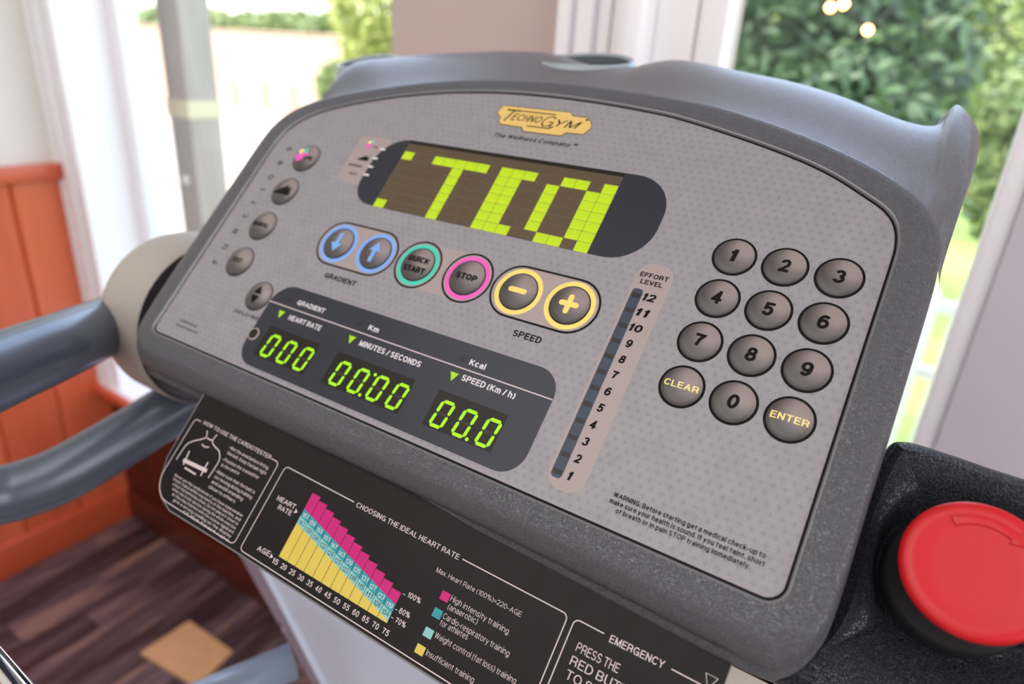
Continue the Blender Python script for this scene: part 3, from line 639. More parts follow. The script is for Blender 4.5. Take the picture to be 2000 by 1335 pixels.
def centered(mb, s, cap, width, m, dm, sh_=0, bold=.02, vc=0):
    text(mb, s, -width / 2, width / 2, vc - cap / 2, cap, m, .2, bold, sh_, dome=dm)
KR = 10.2
for i, s in enumerate(['1', '2', '3', '4', '5', '6', '7', '8', '9', 'CLEAR', '0', 'ENTER']):
    u, v = (i % 3 - 1) * K, -(i // 3 - 1) * K
    mb, dm = keymesh(KR)
    if len(s) == 1: centered(mb, s, 6.6, 3.2 if s == '1' else 4.7, 'black', dm, .07, .045)
    else: centered(mb, s, 3.1, 15.6 if s == 'CLEAR' else 15.2, 'pale_yellow', dm, 0, .028)
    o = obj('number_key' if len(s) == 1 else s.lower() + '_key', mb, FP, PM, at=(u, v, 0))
    o['label'] = 'round key marked ' + s
# --- round control keys with coloured rings
def ringpart(name, cx, cy, r0, r1, m):
    mb = MB(); mb.band(circle(cx, cy, (r0 + r1) / 2, 64), r1 - r0, .05, m); o = obj(name, mb, FP, PM); return o
def arrow(mb, dm, up, m):
    s = 1 if up else -1
    pts = [(-1.4, -6.8), (1.4, -6.8), (1.4, .6), (4.3, .6), (0, 6.8), (-4.3, .6), (-1.4, .6)]
    mb.add([(a, b * s, .34 + dm(a, b * s)) for a, b in pts], [(0, 1, 2, 6) if up else (6, 2, 1, 0), (3, 4, 2) if up else (2, 4, 3), (2, 4, 6) if up else (6, 4, 2), (6, 4, 5) if up else (5, 4, 6)], m)
def bar(mb, dm, w_, h_, m, cx=0, cy=0):
    n = 10; top = []; bot = []
    for i in range(n + 1):
        x = cx - w_ / 2 + w_ * i / n; e = min(1, min(i, n - i) / 1.0); hh = h_ / 2 * (.55 + .45 * min(1, e))
        top.append((x, cy + hh)); bot.append((x, cy - hh))
    mb.loft([[(a, b, .12 + dm(a, b)) for a, b in bot], [(a, b, .12 + dm(a, b)) for a, b in top]], m, closed=False, smooth=False)
def vbar(mb, dm, w_, h_, m):
    t_ = MB(); bar(t_, lambda a, b: 0, h_, w_, m)
    mb.add([(-b, a, .12 + dm(-b, a)) for a, b, c_ in t_.v], t_.f, m)
VR = -22.3
for nm, u, colr in (('gradient_down_key', -250.6, 'ink_blue'), ('gradient_up_key', -220.3, 'ink_blue'), ('quick_start_key', -187.8, 'ink_teal'), ('stop_key', -152.9, 'ink_pink'), ('speed_down_key', -120., 'ink_yellow'), ('speed_up_key', -89.8, 'ink_yellow')):
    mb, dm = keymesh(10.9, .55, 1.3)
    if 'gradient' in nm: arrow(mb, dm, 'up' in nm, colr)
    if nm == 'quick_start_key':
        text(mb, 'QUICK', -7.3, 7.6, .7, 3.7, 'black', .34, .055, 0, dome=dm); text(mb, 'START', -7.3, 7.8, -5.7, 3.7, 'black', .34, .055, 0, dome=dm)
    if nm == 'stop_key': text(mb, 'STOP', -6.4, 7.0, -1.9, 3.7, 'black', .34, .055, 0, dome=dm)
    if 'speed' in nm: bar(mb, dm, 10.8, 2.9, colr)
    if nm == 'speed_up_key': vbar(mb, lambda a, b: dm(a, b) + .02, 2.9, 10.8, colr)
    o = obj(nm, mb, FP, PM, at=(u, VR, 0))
    o['label'] = {'g': 'round key with blue arrow', 'q': 'round key marked QUICK START', 's': 'round key marked STOP'}.get(nm[0]) if 'speed' not in nm else 'round key with yellow ' + ('plus' if 'up' in nm else 'minus')
    ringpart('key_ring', u, VR, 10.95, 13.5, colr)['label'] = {'ink_blue': 'blue', 'ink_teal': 'teal', 'ink_pink': 'pink', 'ink_yellow': 'yellow'}[colr] + ' ring round key'
for (u0, u1) in ((-266.2, -205.2), (-202.6, -173.0), (-167.8, -138.0), (-135.9, -74.2)):
    r_ = 14.9
    mb = MB(); pth = rrect(u0, u1, VR - r_, VR + r_, r_ - .02, 14); mb.poly(pth, .025, 'patch'); mb.band(pth, 1.15, .07, 'black'); obj('key_surround', mb, FP, PM)
# --- function keys
for j, (v, s) in enumerate(((32.0, 'CPR'), (4.0, 'HILL'), (-24.4, 'MANUAL'), (-52.7, 'TEST'))):
    mb, dm = keymesh(11.0, .55, 2.2, 'key')
    if s == 'CPR':
        hh = 2.75
        mb.poly(circle(-3.4, -1.2, 3.5, 24), hh, 'ink_pink'); mb.poly(circle(-4.6, 3.4, 2.1, 18), hh + .02, 'ink_yellow'); mb.poly(circle(-1.0, 4.6, 2.2, 18), hh + .01, 'ink_teal')
        mb.poly(circle(1.0, 1.6, 2.0, 18), hh + .03, 'ink_pink'); text(mb, 'CPR', 1.2, 7.8, -2.4, 3.2, 'black', .35, .04, .2, dome=dm)
    elif s == 'HILL':
        mb.poly([(-7.6, -3.6), (1.6, -3.6), (1.0, 2.4)], 2.76, 'black'); mb.poly([(-1.8, -3.6), (7.2, -3.6), (6.4, 3.2), (4.4, 1.2), (2.8, 4.4)], 2.78, 'black')
    else: centered(mb, s, 3.4, 15.0 if s == 'MANUAL' else 9.0, 'black', dm, .15, .05)
    o = obj('function_key', mb, FP, PM, at=(-319.7, v, 0)); o['label'] = 'domed function key ' + ('with coloured dots' if s == 'CPR' else 'with black hills' if s == 'HILL' else 'marked ' + s)
mb, dm = keymesh(10.2, .55, 2.0)
mb.add([(a, b, 2.75) for a, b in ((-3.2, .7), (3.2, .7), (0, 6.2), (-3.2, -.7), (3.2, -.7), (0, -6.2))], [(0, 1, 2), (5, 4, 3)], 'black')
obj('display_mode_key', mb, FP, PM, at=(-286.6, -70.2, 0))['label'] = 'domed key with up and down triangles'
# --- printed lettering on the face
L = MB()
text(L, 'GRADIENT', -247.0, -221.5, -46.0, 3.4, 'black'); text(L, 'SPEED', -111.8, -95.4, -46.3, 3.6, 'black')
text(L, 'EFFORT', -62.2, -47.8, 2.3, 2.5, 'black', .2, .025); text(L, 'LEVEL', -60.6, -49.3, -1.5, 2.5, 'black', .2, .025)
for i in range(12):
    s = str(12 - i); v = -8.0 - 8.42 * i; wd_ = 6.2 if len(s) == 2 else (1.9 if s == '1' else 3.0)
    text(L, s, -52.9 - wd_ / 2 - .05 * i, -52.9 + wd_ / 2 - .05 * i, v - 2.0, 4.1, 'black', .2, .04, .12)
for s, v in zip('FUNCTIONS', (-57.4, -45.5, -32.9, -20.2, -9.3, 1.6, 12.4, 25.1, 37.6)):
    wl_ = 4.0 if s != 'I' else .8
    text(L, s, -338.2, None, v - wl_ / 2, 4.9, 'grey_ink', .12, .03, 0, rot=pi / 2)
text(L, 'DISPLAY MODE', -299, -272.8, -84.9, 2.1, 'black', .12, .01, .1)
text(L, 'TECHNOGYM S.p.A.', -338.3, -320, -102.9, 1.5, 'grey_ink', .12, .01); text(L, 'www.technogym.com', -339.3, -316.8, -106.4, 1.5, 'grey_ink', .12, .01)
text(L, 'The Wellness Company', -184.9, -132.2, 71.1, 2.9, 'grey_ink', .12, .028, .3); text(L, '™', -131, -128.2, 71.6, 2.2, 'grey_ink')
text(L, 'WARNING: Before starting get a medical check-up to', -32.3, 30.9, -101.7, 2.15, 'black', .12, .022)
text(L, 'make sure your health is sound. If you feel faint, short', -33.0, 31.5, -104.7, 2.15, 'black', .12, .022)
text(L, 'of breath or in pain STOP training immediately.', -28.9, 27.0, -107.7, 2.15, 'black', .12, .022)
text(L, 'CPR', -269.6, -265.2, 49.2, 1.6, 'black', .15, .02, .2); text(L, 'MANUAL', -280.3, -268.2, 33.0, 1.8, 'black', .15, .03, .2); text(L, 'TEST', -276.2, -268.3, 26.4, 1.8, 'black', .15, .03, .2)
L.poly([(-277, 38.5), (-271.2, 42.2), (-270.8, 38.5)], .15, 'black'); L.poly([(-272.6, 38.5), (-270, 43), (-268.9, 41), (-267.6, 42.4), (-267, 38.5)][::-1], .16, 'black')
L.poly(circle(-273.4, 50.2, 2.1, 20), .15, 'ink_pink'); L.poly(circle(-274.3, 53, 1.3, 16), .16, 'pale_yellow'); L.poly(circle(-271.9, 53.6, 1.4, 16), .14, 'lcyan')
tag(obj('lettering', L, FP, PM), kind='stuff')
Q = MB(); Q.poly(rrect(-64.2, -45.6, -108, 10.5, 8, 8), .03, 'patch'); obj('plain_strip', Q, FP, PM)
Q = MB(); Q.poly(rrect(-284, -256, 20, 58, 6, 8), .03, 'patch'); obj('plain_strip', Q, FP, PM)
Q = MB(); Q.poly([(-190, -8), (-160, -8), (-150, -36.6), (-180, -36.6)][::-1], .02, 'patch'); obj('plain_strip', Q, FP, PM)
# --- badge
bo = [(-190.5, 92.6), (-189.2, 94.6), (-142.8, 95.0), (-140.2, 92.6), (-130.2, 92.6), (-126.8, 89.2), (-125.3, 85.8), (-128.4, 80.6), (-139.2, 80.4), (-141.5, 77.7), (-166.6, 77.5), (-169.0, 80.2), (-185.2, 80.6), (-186.6, 82.4), (-187.2, 85.6), (-191.2, 88.4)][::-1]
B = MB(); B.plate(bo, 0, .35, 'gold'); B.band(bo, .35, .38, 'black')
text(B, 'T', -184.6, -175.0, 83.3, 8.6, 'black', .42, -.02, .28); B.poly([(-185.6, 91.6), (-151.0, 91.6), (-151.2, 92.3), (-185.3, 92.3)], .43, 'black')
text(B, 'ECHNO', -179.6, -158.6, 84.6, 5.0, 'black', .42, .005, .28); text(B, 'G', -157.8, -149.6, 82.6, 8.0, 'black', .42, -.02, .28); text(B, 'YM', -148.2, -132.2, 83.8, 5.2, 'black', .42, -.005, .28)
B.poly([(-166.6, 81.3), (-151.2, 81.3), (-148.6, 83.2), (-149.3, 83.8), (-151.6, 82.0), (-166.4, 82.0)], .43, 'black'); text(B, '®', -131.2, -129.2, 90.2, 1.4, 'black', .43)
obj('badge', B, FP, PM)['label'] = 'gold nameplate with black lettering'
# --- dot matrix display
DM = MB(); DM.plate(rrect(-263.3, -63.5, 8.0, 59.5, [17, 22, 22, 22], 12), .02, .16, 'slate')
DO = obj('dot_matrix_display', DM, TR, PM); DO['label'] = 'dark oval display with yellow-green dots'
g = MB(); g.poly([(-242.2, 8.3), (-93.4, 8.3), (-93.4, 57), (-242.2, 57)], .2, 'cell_gap'); g.poly([(-242.2, 56.4), (-93.4, 56.4), (-93.4, 59.4), (-242.2, 59.4)], .3, 'lcd_dark'); obj('display_grid', g, DO, PM)  # dark top strip paints in the shaded wall of the display recess
lit = {0: (0, 3, 4, 5, 6, 7, 9, 10, 11, 14, 15, 17), 1: (5, 9, 10, 13, 16, 17), 2: (5, 9, 10, 13, 16, 17), 3: (5, 9, 10, 13, 16, 17), 4: (5, 9, 10, 13, 16, 17), 5: (5, 9, 10, 13, 16, 17), 6: (0, 5, 9, 10, 11, 14, 15, 17)}
cells = {}
for on in ('cell_on', 'cell_off'):
    c_ = MB(); c_.plate(rrect(-3.95, 3.95, -2.9, 2.9, .3, 2), 0, .18, on); cells[on] = None
    for r_ in range(-1, 7):
        for cidx in range(18):
            st_ = 'cell_on' if cidx in lit.get(r_, ()) else 'cell_off'
            if st_ != on: continue
            u = -97.6 - (17 - cidx) * 8.25; v = 47.6 - r_ * 6.15
            if cells[on] is None:
                o = obj('display_cell', c_, DO, PM, at=(u, v, .22)); cells[on] = o.data
            else: o = place('display_cell', cells[on], DO, PM @ Matrix.Translation(Vector((u, v, .22)) * MM))
            if on == 'cell_on': o['label'] = 'lit yellow-green cell'
g = MB()
for (u, v) in ((-260.6, 49.2), (-262.2, 41.6), (-261.8, 34.9), (-261.2, 28.4)): g.poly([(u - 2.2, v - .75), (u + 2.2, v - .65), (u + 2.2, v + .75), (u - 2.2, v + .65)], .24, 'white'); g.poly([(u + 3.0, v - .9), (u + 5.6, v - .9), (u + 5.6, v + .9), (u + 3.0, v + .9)], .22, 'tick_off')
obj('program_marks', g, DO, PM)
# --- lower readout panel
RP = obj('readout_panel', MB().plate(rrect(-275.9, -76.5, -111.4, -57.2, [13, 13, 13, 15], 12), .02, .16, 'slate'), TR, PM); RP['label'] = 'slate readout panel with green digits'
g = MB(); g.poly([(-279, -71.1), (-76.6, -71.1), (-76.6, -70.5), (-279, -70.5)], .2, 'pinkwhite'); g.poly(circle(-272.6, -93.2, 4.0, 32), .19, 'patch'); g.poly(circle(-273.2, -93.2, 3.2, 32), .22, 'lcd_dark')
text(g, 'GRADIENT', -254.7, -231.6, -67.4, 3.1, 'white', .24); text(g, 'HEART RATE', -254.4, -227.4, -77.9, 3.3, 'white', .24)
text(g, 'Km', -196.6, -189.0, -67.8, 3.2, 'white', .24); text(g, 'Kcal', -126.9, -117.2, -67.9, 3.2, 'white', .24)
text(g, 'MINUTES / SECONDS', -196.7, -153.1, -78.0, 3.3, 'white', .24); text(g, 'SPEED (Km / h)', -126.8, -95.1, -76.8, 3.3, 'white', .24)
tag(obj('panel_lettering', g, RP, PM), kind='stuff')
for u, vv in ((-262, 0), (-203.5, 0), (-132.1, 0)):
    t_ = MB(); t_.poly([(u - 2.5, -67.3), (u + 2.5, -67.3), (u + .3, -63.2)], .22, 'tick_off'); obj('indicator_arrow', t_, RP, PM)
    t_ = MB(); t_.poly([(u - 2.5, -74.2), (u + .2, -79.0), (u + 2.7, -74.2)], .22, 'tri_on'); obj('indicator_arrow', t_, RP, PM)['label'] = 'lit green arrow'
for (a, b) in ((-264.2, -221.6), (-207.4, -151.6), (-135.6, -94.1)):
    obj('digit_window', MB().plate([(a, -104.6), (b, -104.6), (b, -84.9), (a, -84.9)], .17, .21, 'lcd_dark'), RP, PM)
def seg_polys(w_, h_, t, slant):
    sk = lambda p: (p[0] + (p[1] - h_ / 2) * slant, p[1])
    g = .22; H2 = h_ / 2
    def hor(y): return [(g, y), (t * .5 + g, y + t / 2), (w_ - t * .5 - g, y + t / 2), (w_ - g, y), (w_ - t * .5 - g, y - t / 2), (t * .5 + g, y - t / 2)][::-1]
    def ver(x, y0, y1): return [(x, y0 + g), (x + t / 2, y0 + g + t / 2), (x + t / 2, y1 - g - t / 2), (x, y1 - g), (x - t / 2, y1 - g - t / 2), (x - t / 2, y0 + g + t / 2)]
    return [[sk(p) for p in s] for s in (hor(h_), ver(w_, H2, h_), ver(w_, 0, H2), hor(0), ver(0, 0, H2), ver(0, H2, h_), hor(H2))]
SEG = seg_polys(6.9, 13.2, 1.75, .13)
segme = {}
for u in [-258.6 + 14.0 * i for i in range(3)] + [-201.6 + 13.75 * i for i in range(4)] + [-130.9 + 13.9 * i for i in range(3)]:
    for i, s in enumerate(SEG):
        if i not in segme:
            o = obj('digit_segment', MB().plate(s, 0, .12, 'seg_off' if i == 6 else 'seg_on'), RP, PM, at=(u, -102.9, .23)); segme[i] = o.data
        else: o = place('digit_segment', segme[i], RP, PM @ Matrix.Translation(Vector((u, -102.9, .23)) * MM))
        if i != 6: o['label'] = 'lit green bar of digit'
for (u, v) in ((-176.3, -89.9), (-179.0, -102.9), (-108.6, -103.0)):
    obj('digit_dot', MB().plate(circle(u, v, .95, 14), .23, .35, 'seg_on'), RP, PM)['label'] = 'lit green dot'
# --- effort scale
EF = obj('effort_scale', MB().plate(rrect(-62.6, -57.1, -103.6, -4.6, 1.9, 6), .04, .14, 'blue_slate'), TR, PM); EF['label'] = 'narrow blue-grey lamp strip beside numbers'
for i in range(12): obj('indicator_lamp', MB().plate(rrect(-2.1, 2.1, -1.15, 1.15, .6, 3), 0, .1, 'tick_off'), EF, PM, at=(-59.8, -8.2 - 8.42 * i, .16))

# --- hood behind the console
prs = [((630, 192.5), (625, 195)), ((660, 150), (650, 186)), ((690, 125), (672, 179)), ((720, 117), (700, 173)), ((770, 112), (755, 166)), ((850, 106), (850, 156)), ((930, 103), (930, 153)), ((1000, 101), (1000, 153)), ((1080, 106), (1080, 158)), ((1150, 128), (1150, 163)), ((1220, 137), (1215, 171)), ((1270, 125), (1265, 179)), ((1320, 117), (1320, 188)), ((1380, 125), (1380, 199)), ((1450, 140), (1450, 217)), ((1550, 160), (1550, 250)), ((1650, 190), (1630, 284)), ((1750, 230), (1705, 322)), ((1810, 245), (1755, 352)), ((1843, 238), (1785, 376)), ((1856, 213), (1803, 395)), ((1872, 203), (1815, 410)), ((1895, 224), (1824, 428)), ((1911, 256), (1832, 450)), ((1911, 300), (1837, 480)), ((1888, 375), (1838, 525)), ((1850, 452), (1837, 550)), ((1836, 520), (1833, 580))]
A_ = [P(b[0], b[1], -4) for a, b in prs]; S_ = [P(a[0], a[1], -4 - 62 * min(1, i / 4) * (1 if i < 20 else max(.08, 1 - (i - 20) * .11))) for i, (a, b) in enumerate(prs)]
A2 = [tuple(v) for v in catmull(A_, 5)]; S2 = [tuple(v) for v in catmull(S_, 5)]
hd = MB(); rows = []
nrow = 14
for j in range(nrow + 1):
    t = j / nrow; r_ = []
    for qi, (a, s) in enumerate(zip(A2, S2)):
        a = Vector(a); s = Vector(s)
        ef = min(1, qi / 15, (len(S2) - 1 - qi) / 20); a = a + Vector((0, -2.5, -8)) * ef; p = a.lerp(s, t); dip = -9 * sin(pi * t) * (1 - t) + 9 * sin(pi * t) * t
        p.z += (dip + 6 * t * sin(pi * t)) * ef; r_.append(tuple(p))
    rows.append(r_)
inw = [(Vector((-150, 40, 0)) - Vector((s[0], s[1], 0))).normalized() for s in S2]
for (d, dz) in ((1.5, -3), (4, -7), (9, -14), (16, -24), (26, -44), (34, -66)):
    fd = [max(.03, min(1, q / 25, ((len(S2) - 1 - q) / 70) ** 1.6)) for q in range(len(S2))]
    rows.append([(s[0] + i_.x * d * e_, s[1] + i_.y * d * e_, s[2] + dz * e_) for s, i_, e_ in zip(S2, inw, fd)])
hd.loft(rows, 'hood', closed=False)
HO = obj('console_hood', hd, TR, PM)
sb = HO.modifiers.new('sub', 'SUBSURF'); sb.levels = 1; sb.render_levels = 1
# back cover of the console closing the hood
bc = MB(); last = rows[-1]
bc.add([(p[0], p[1], p[2]) for p in last] + [(-150, -60, -90)], [(i, i + 1, len(last)) for i in range(len(last) - 1)], 'hood'); obj('back_cover', bc, HO, PM)
# cup holders: oval wells in the hood top
def cup(pc, h, rad, up0):
    c_ = P(pc[0], pc[1], h); ex = Vector((1, 0, 0)); ey = Vector((0, .70, -.713)); ez = Vector((0, .713, .70)); mb = MB()
    def rg(k_, d): return [tuple(c_ + ex * (cos(a) * (rad + k_)) + ey * (sin(a) * (rad + k_)) + ez * (d + up0 * (sin(a) * .5 + .5) ** 1.5)) for a in [2 * pi * i / 56 for i in range(56)]]
    mb.loft([rg(4.5, -14), rg(2.6, -3), rg(1.6, -.6), rg(.6, 0), rg(-.6, -.4), rg(-1.6, -2)], 'cupgrey'); mb.loft([rg(-1.6, -2), rg(-2.5, -12), rg(-4, -40)], 'cupdark', cap1=True)
    obj('cup_holder', mb, HO, PM)['label'] = 'pale rimmed cup well'
cup((1142, 126), -60, 34, 9); cup((722, 131), -52, 25, 11)

# --- emergency stop and its pod
pc = MB()
top = -38.
e0, e1 = P(1748, 846, top), P(2010, 926, top)
po = [(e0.x, e0.y), (e0.x - 6, e0.y - 30), (60, -100), (55, -128), (30, -142), (32, -172), (60, -250), (210, -250), (215, -90), (205, -20), (190, e1.y + 2), (e1.x, e1.y + 1), (e1.x - 20, (e0.y + e1.y) / 2 + 1)]
pth = [(p[0], p[1]) for p in catmull([(e0.x + 4, e0.y), (e0.x - 2, e0.y - 8), (e0.x - 5, e0.y - 40), (57, -104), (46, -128), (24, -137), (22, -140.5), (60, -141), (200, -141), (222, -138), (225, -60), (214, -34), (190, e1.y), (e1.x, e1.y), (e0.x + 22, e0.y + .4)], 6, True)]
pth = pth[::-1] if sum((a[0] * b[1] - b[0] * a[1]) for a, b in zip(pth, pth[1:] + pth[:1])) < 0 else pth
ins = lambda d, h: [(p[0], p[1], h) for p in offset(pth, -d)]
pc.loft([ins(4, -120), ins(0, -100), ins(0, top - 9), ins(.8, top - 5), ins(2.8, top - 1.8), ins(6, top)], 'pod', cap0=True)
# face with a dish round the button
dc = Vector((97.5, -74)); base_ring = ins(6, top); dish = []
for kf, hz in ((.55, -1.0), (.28, -7), (.1, -14), (0, -17)):
    rr = []
    for p in base_ring:
        q = Vector((p[0], p[1])) - dc; e = q.normalized() * 29
        rr.append((dc.x + e.x + (q.x - e.x) * kf, dc.y + e.y + (q.y - e.y) * kf, top + hz))
    dish.append(rr)
pc.loft([base_ring] + dish, 'pod', cap1=True)
POD = obj('side_pod', pc, TR, PM); POD['label'] = 'dark textured pod beside the console'
eb = MB(); n_ = (0, 0, 1); ec = (96.2, -75.7, -8)
eb.lathe(ec, n_, [(-16, 19), (-13, 21.5), (-9, 23.4), (-5, 24.3), (-2.5, 24.5), (-.8, 24.0), (.2, 22.8), (.6, 21.0), (.5, 19.5), (.1, 17.5), (-.2, 12), (-.3, .5)], 'red', 72, True, True)
EB = obj('emergency_stop_button', eb, TR, PM); EB['label'] = 'red mushroom stop button'
cl_ = MB(); cl_.lathe(ec, n_, [(-48, 27), (-34, 26.5), (-30, 25), (-29, 19), (-14, 17)], 'rubber', 48); obj('button_collar', cl_, EB, PM)['label'] = 'black collar under the button'
# curved arrow ridge
def arc_arrow(a0, a1):
    pts = []; r0, r1 = 15.6, 19.0; n = 14
    s_ = -1 if a1 < a0 else 1
    outp = [(r1 * cos(a0 + (a1 - a0) * i / n), r1 * sin(a0 + (a1 - a0) * i / n)) for i in range(n + 1)]
    inp = [(r0 * cos(a0 + (a1 - a0) * i / n), r0 * sin(a0 + (a1 - a0) * i / n)) for i in range(n + 1)]
    at = a1 + (a1 - a0) * .22
    tip = [(20.6 * cos(a1), 20.6 * sin(a1)), (17.3 * cos(at), 17.3 * sin(at)), (14.0 * cos(a1), 14.0 * sin(a1))]
    pts = outp + tip + inp[::-1]
    if sum((a[0] * b[1] - b[0] * a[1]) for a, b in zip(pts, pts[1:] + pts[:1])) < 0: pts = pts[::-1]
    return pts
for a0, a1 in ((radians(128), radians(62)),):
    o = obj('release_arrow', MB().plate(arc_arrow(a0, a1), -1, .95, 'red'), EB, PM, at=ec); bevel(o, .3, 2)

# --- instruction card
def cpx(pts, x0=0, y0=0, s=1): return [C(x0 + a / s, y0 + b / s) for a, b in pts]
co_ = cpx([(400, 764), (326, 891), (313, 932), (311, 952), (314, 972), (330, 998), (409, 1047), (466, 1083)])
bl = C(466, 1083); br = C(860, 1335)
sl_ = (br.y - bl.y) / (br.x - bl.x)
xr = C(1440, 1268).x; yb_ = bl.y + sl_ * (xr - bl.x)
op = [(co_[0].x, 3.)] + [(p.x, p.y) for p in co_[:-1]] + [(bl.x, bl.y), (xr - 12, bl.y), (xr - 4, bl.y + 3), (xr, bl.y + 12), (xr, 3.)]
cdm = MB(); cdm.plate(op, -2.2, 0, 'card_edge'); cdm.poly(offset(op, -.9), .03, 'card')
CD = obj('instruction_card', cdm, TR, CM); CD['label'] = 'black printed heart rate card under the console'
z2 = lambda a, b: C(460 + a / 3.068, 900 + b / 3.068); z3 = lambda a, b: C(760 + a / 3.704, 980 + b / 3.704); z1_ = lambda a, b: C(280 + a / 3.708, 740 + b / 3.708); z8 = lambda a, b: C(1100 + a / 3.068, 900 + b / 3.068)
X2a, X2b = C(465, 1062).x, C(1108, 1203).x; Y2t, Y2b = z2(500, 133).y, z2(450, 790).y
T = MB()
def boxline(x0, x1, y0, y1, gap=None, rads=2.5, wdt=.5):
    pth_ = rrect(x0, x1, y0, y1, rads, 6)
    if gap is None: T.band(pth_, wdt, .08, 'pinkwhite'); return
    # open at the title: split the top edge
    n = len(pth_); tr = [i for i in range(n) if abs(pth_[i][1] - y1) < 1e-6]
    path = [(gap[0], y1)] + pth_[tr[1]:] + pth_[:tr[0] + 1] + [(gap[1], y1)]
    T.band(path, wdt, .08, 'pinkwhite', closed=False)
X1a, X1b = C(316, 955).x + 2.0, C(466, 1040).x
x2l = z2(285, 60).x; x2r = z3(1283, 850).x; y2t = (z2(285, 18).y + z3(1260, 800).y) / 2; y2b = (z2(60, 545).y + z3(430, 1315).y) / 2
boxline(x2l, x2r, y2b, y2t, (z2(712, 243).x, z2(1360, 588).x))
x3l = z3(1330, 880).x; boxline(x3l, xr - 3, y2b, y2t, (z8(245, 1035).x, z8(648, 1248).x))
x1r = z1_(975, 620).x; x1l = z1_(375, 290).x
boxline(x1l, x1r, y2b + .5, y2t, (z1_(425, 295).x, z1_(930, 572).x), [14, 2.5, 2.5, 2.5])
def tx(s, p0, p1, cap, m='pinkwhite', bold=.012, sh_=0): ctext(T, s, p0, p1, cap, m, .08, bold, sh_)
tx('CHOOSING THE IDEAL HEART RATE', z2(720, 272), z2(1333, 592), 2.5); tx('HOW TO USE THE CARDIOTESTER', z1_(432, 325), z1_(918, 582), 2.3)
tx('HEART', z2(245, 232), z2(352, 290), 2.6, bold=.02); tx('RATE', z2(250, 286), z2(328, 328), 2.6, bold=.02)
q = z2(362, 303); T.poly([(q.x - .8, q.y - 1.2), (q.x + 1.2, q.y + .1), (q.x - .8, q.y + 1.4)], .08, 'pinkwhite')
tx('AGE', z2(125, 532), z2(198, 572), 2.7, bold=.02); q = z2(215, 572); T.poly([(q.x - .8, q.y - 1.2), (q.x + 1.2, q.y + .1), (q.x - .8, q.y + 1.4)], .08, 'pinkwhite')
tx('Max. Heart Rate (100%)=220-AGE', z3(338, 503), z3(950, 832), 2.2, bold=-.012)
tx('High intensity training', z3(440, 712), z3(858, 957), 2.6, bold=-.012); tx('(anaerobic)', z3(420, 772), z3(632, 885), 2.6, bold=-.012)
tx('Cardio-respiratory training', z3(385, 838), z3(862, 1118), 2.6, bold=-.012); tx('for athletes', z3(362, 887), z3(562, 997), 2.6, bold=-.012)
tx('Weight control (fat loss) training', z3(325, 978), z3(910, 1318), 2.6, bold=-.012); tx('Insufficient training', z3(262, 1105), z3(605, 1310), 2.6, bold=-.012)
tx('EMERGENCY', z8(272, 1082), z8(598, 1245), 3.1); tx('PRESS THE', z8(72, 1135), z8(325, 1272), 3.7, bold=-.003)
tp = z8(36, 1215); tx('RED BUTTON', tp, tp + Vector((33.5, -.2, 0)), 3.7, bold=-.003)
tp = z8(8, 1298); tx('TO STOP THE', tp, tp + Vector((34, -.2, 0)), 3.7, bold=-.003)
q = z8(880, 1320); T.band([(q.x - 2.4, q.y + 2.2), (q.x + 2.4, q.y + 2.2), (q.x, q.y - 2.8)][::-1], .45, .08, 'pinkwhite')
for i in range(13):
    a = z2(240, 600); b = z2(900, 1023); p = a.lerp(b, i / 12); s = str(15 + 5 * i)
    text(T, s, p.x - 1.9, p.x + 1.9, p.y - 1.4, 2.7, 'pinkwhite', .08, .02)
for s, p0, p1 in (('100%', (1028, 812), (1103, 855)), ('80%', (975, 907), (1038, 943)), ('70%', (952, 965), (1013, 1000))): tx(s, z2(*p0), z2(*p1), 2.5)
for p0, p1 in (((1003, 793), (1018, 802)), ((958, 886), (970, 893)), ((933, 934), (946, 942))):
    a, b = z2(*p0), z2(*p1); T.band([(a.x, a.y), (b.x, b.y)], .3, .08, 'pinkwhite', closed=False)
# instructions in box 1
def para(lines, p0, p1, dy, cap):
    for i, (s, f0, f1) in enumerate(lines):
        x0 = p0[0] + f0; x1 = p1[0] + f1; v0 = p0[1] - dy * i; ctext(T, s, (x0, v0), (x1, p1[1] - dy * i), cap, 'pinkwhite', .08, .0)
a, b = z1_(615, 500), z1_(900, 655)
para([('• Wet the area before fitting', 0, 0), ('the belt. Keep the belt tight', 1.2, .5)], a, b, 3.1, 1.9)
a, b = z1_(572, 588), z1_(832, 725)
para([('• Position the transmitter', 0, 0), ('in the centre', 1.2, -14)], a, b, 3.1, 1.9)
a, b = z1_(520, 672), z1_(802, 832)
para([('• Make sure that the belt is', 0, 0), ('not moving during training', 1.4, 0), ('and avoid standing', 1.4, -5), ('close to others', 1.4, -9)], a, b, 3.0, 1.9)
a, b = z1_(225, 700), z1_(715, 1000)
para([('Never use the cardiotester if you have a pacemaker', 0, 0), ('fitted. Stand within one metre of the machine, and', .4, 0), ('check the batteries often. Do not place it close to', 2.2, 0),
      ('other electronic devices during the whole exercise', 4, 0), ('as they may interfere with the receiver signal and', 6, 0), ('give a wrong reading on the display', 9, 0), ('of the heart rate', 20, 0)], a, b, 2.35, 1.6)
fig = [[(462, 372), (462, 400), (450, 425), (420, 435), (345, 455), (300, 490), (240, 582)], [(535, 402), (515, 425), (500, 455), (520, 490), (548, 520), (552, 580), (520, 640), (470, 715)], [(425, 470), (445, 490), (478, 492)], [(462, 425), (485, 440), (500, 440)]]
for f in fig:
    T.band([(p.x, p.y) for p in [Vector(v) for v in catmull([z1_(*p) for p in f], 4)]], .7, .08, 'pinkwhite', closed=False)
a, b, c_, d_ = z1_(300, 580), z1_(455, 650), z1_(440, 685), z1_(285, 612)
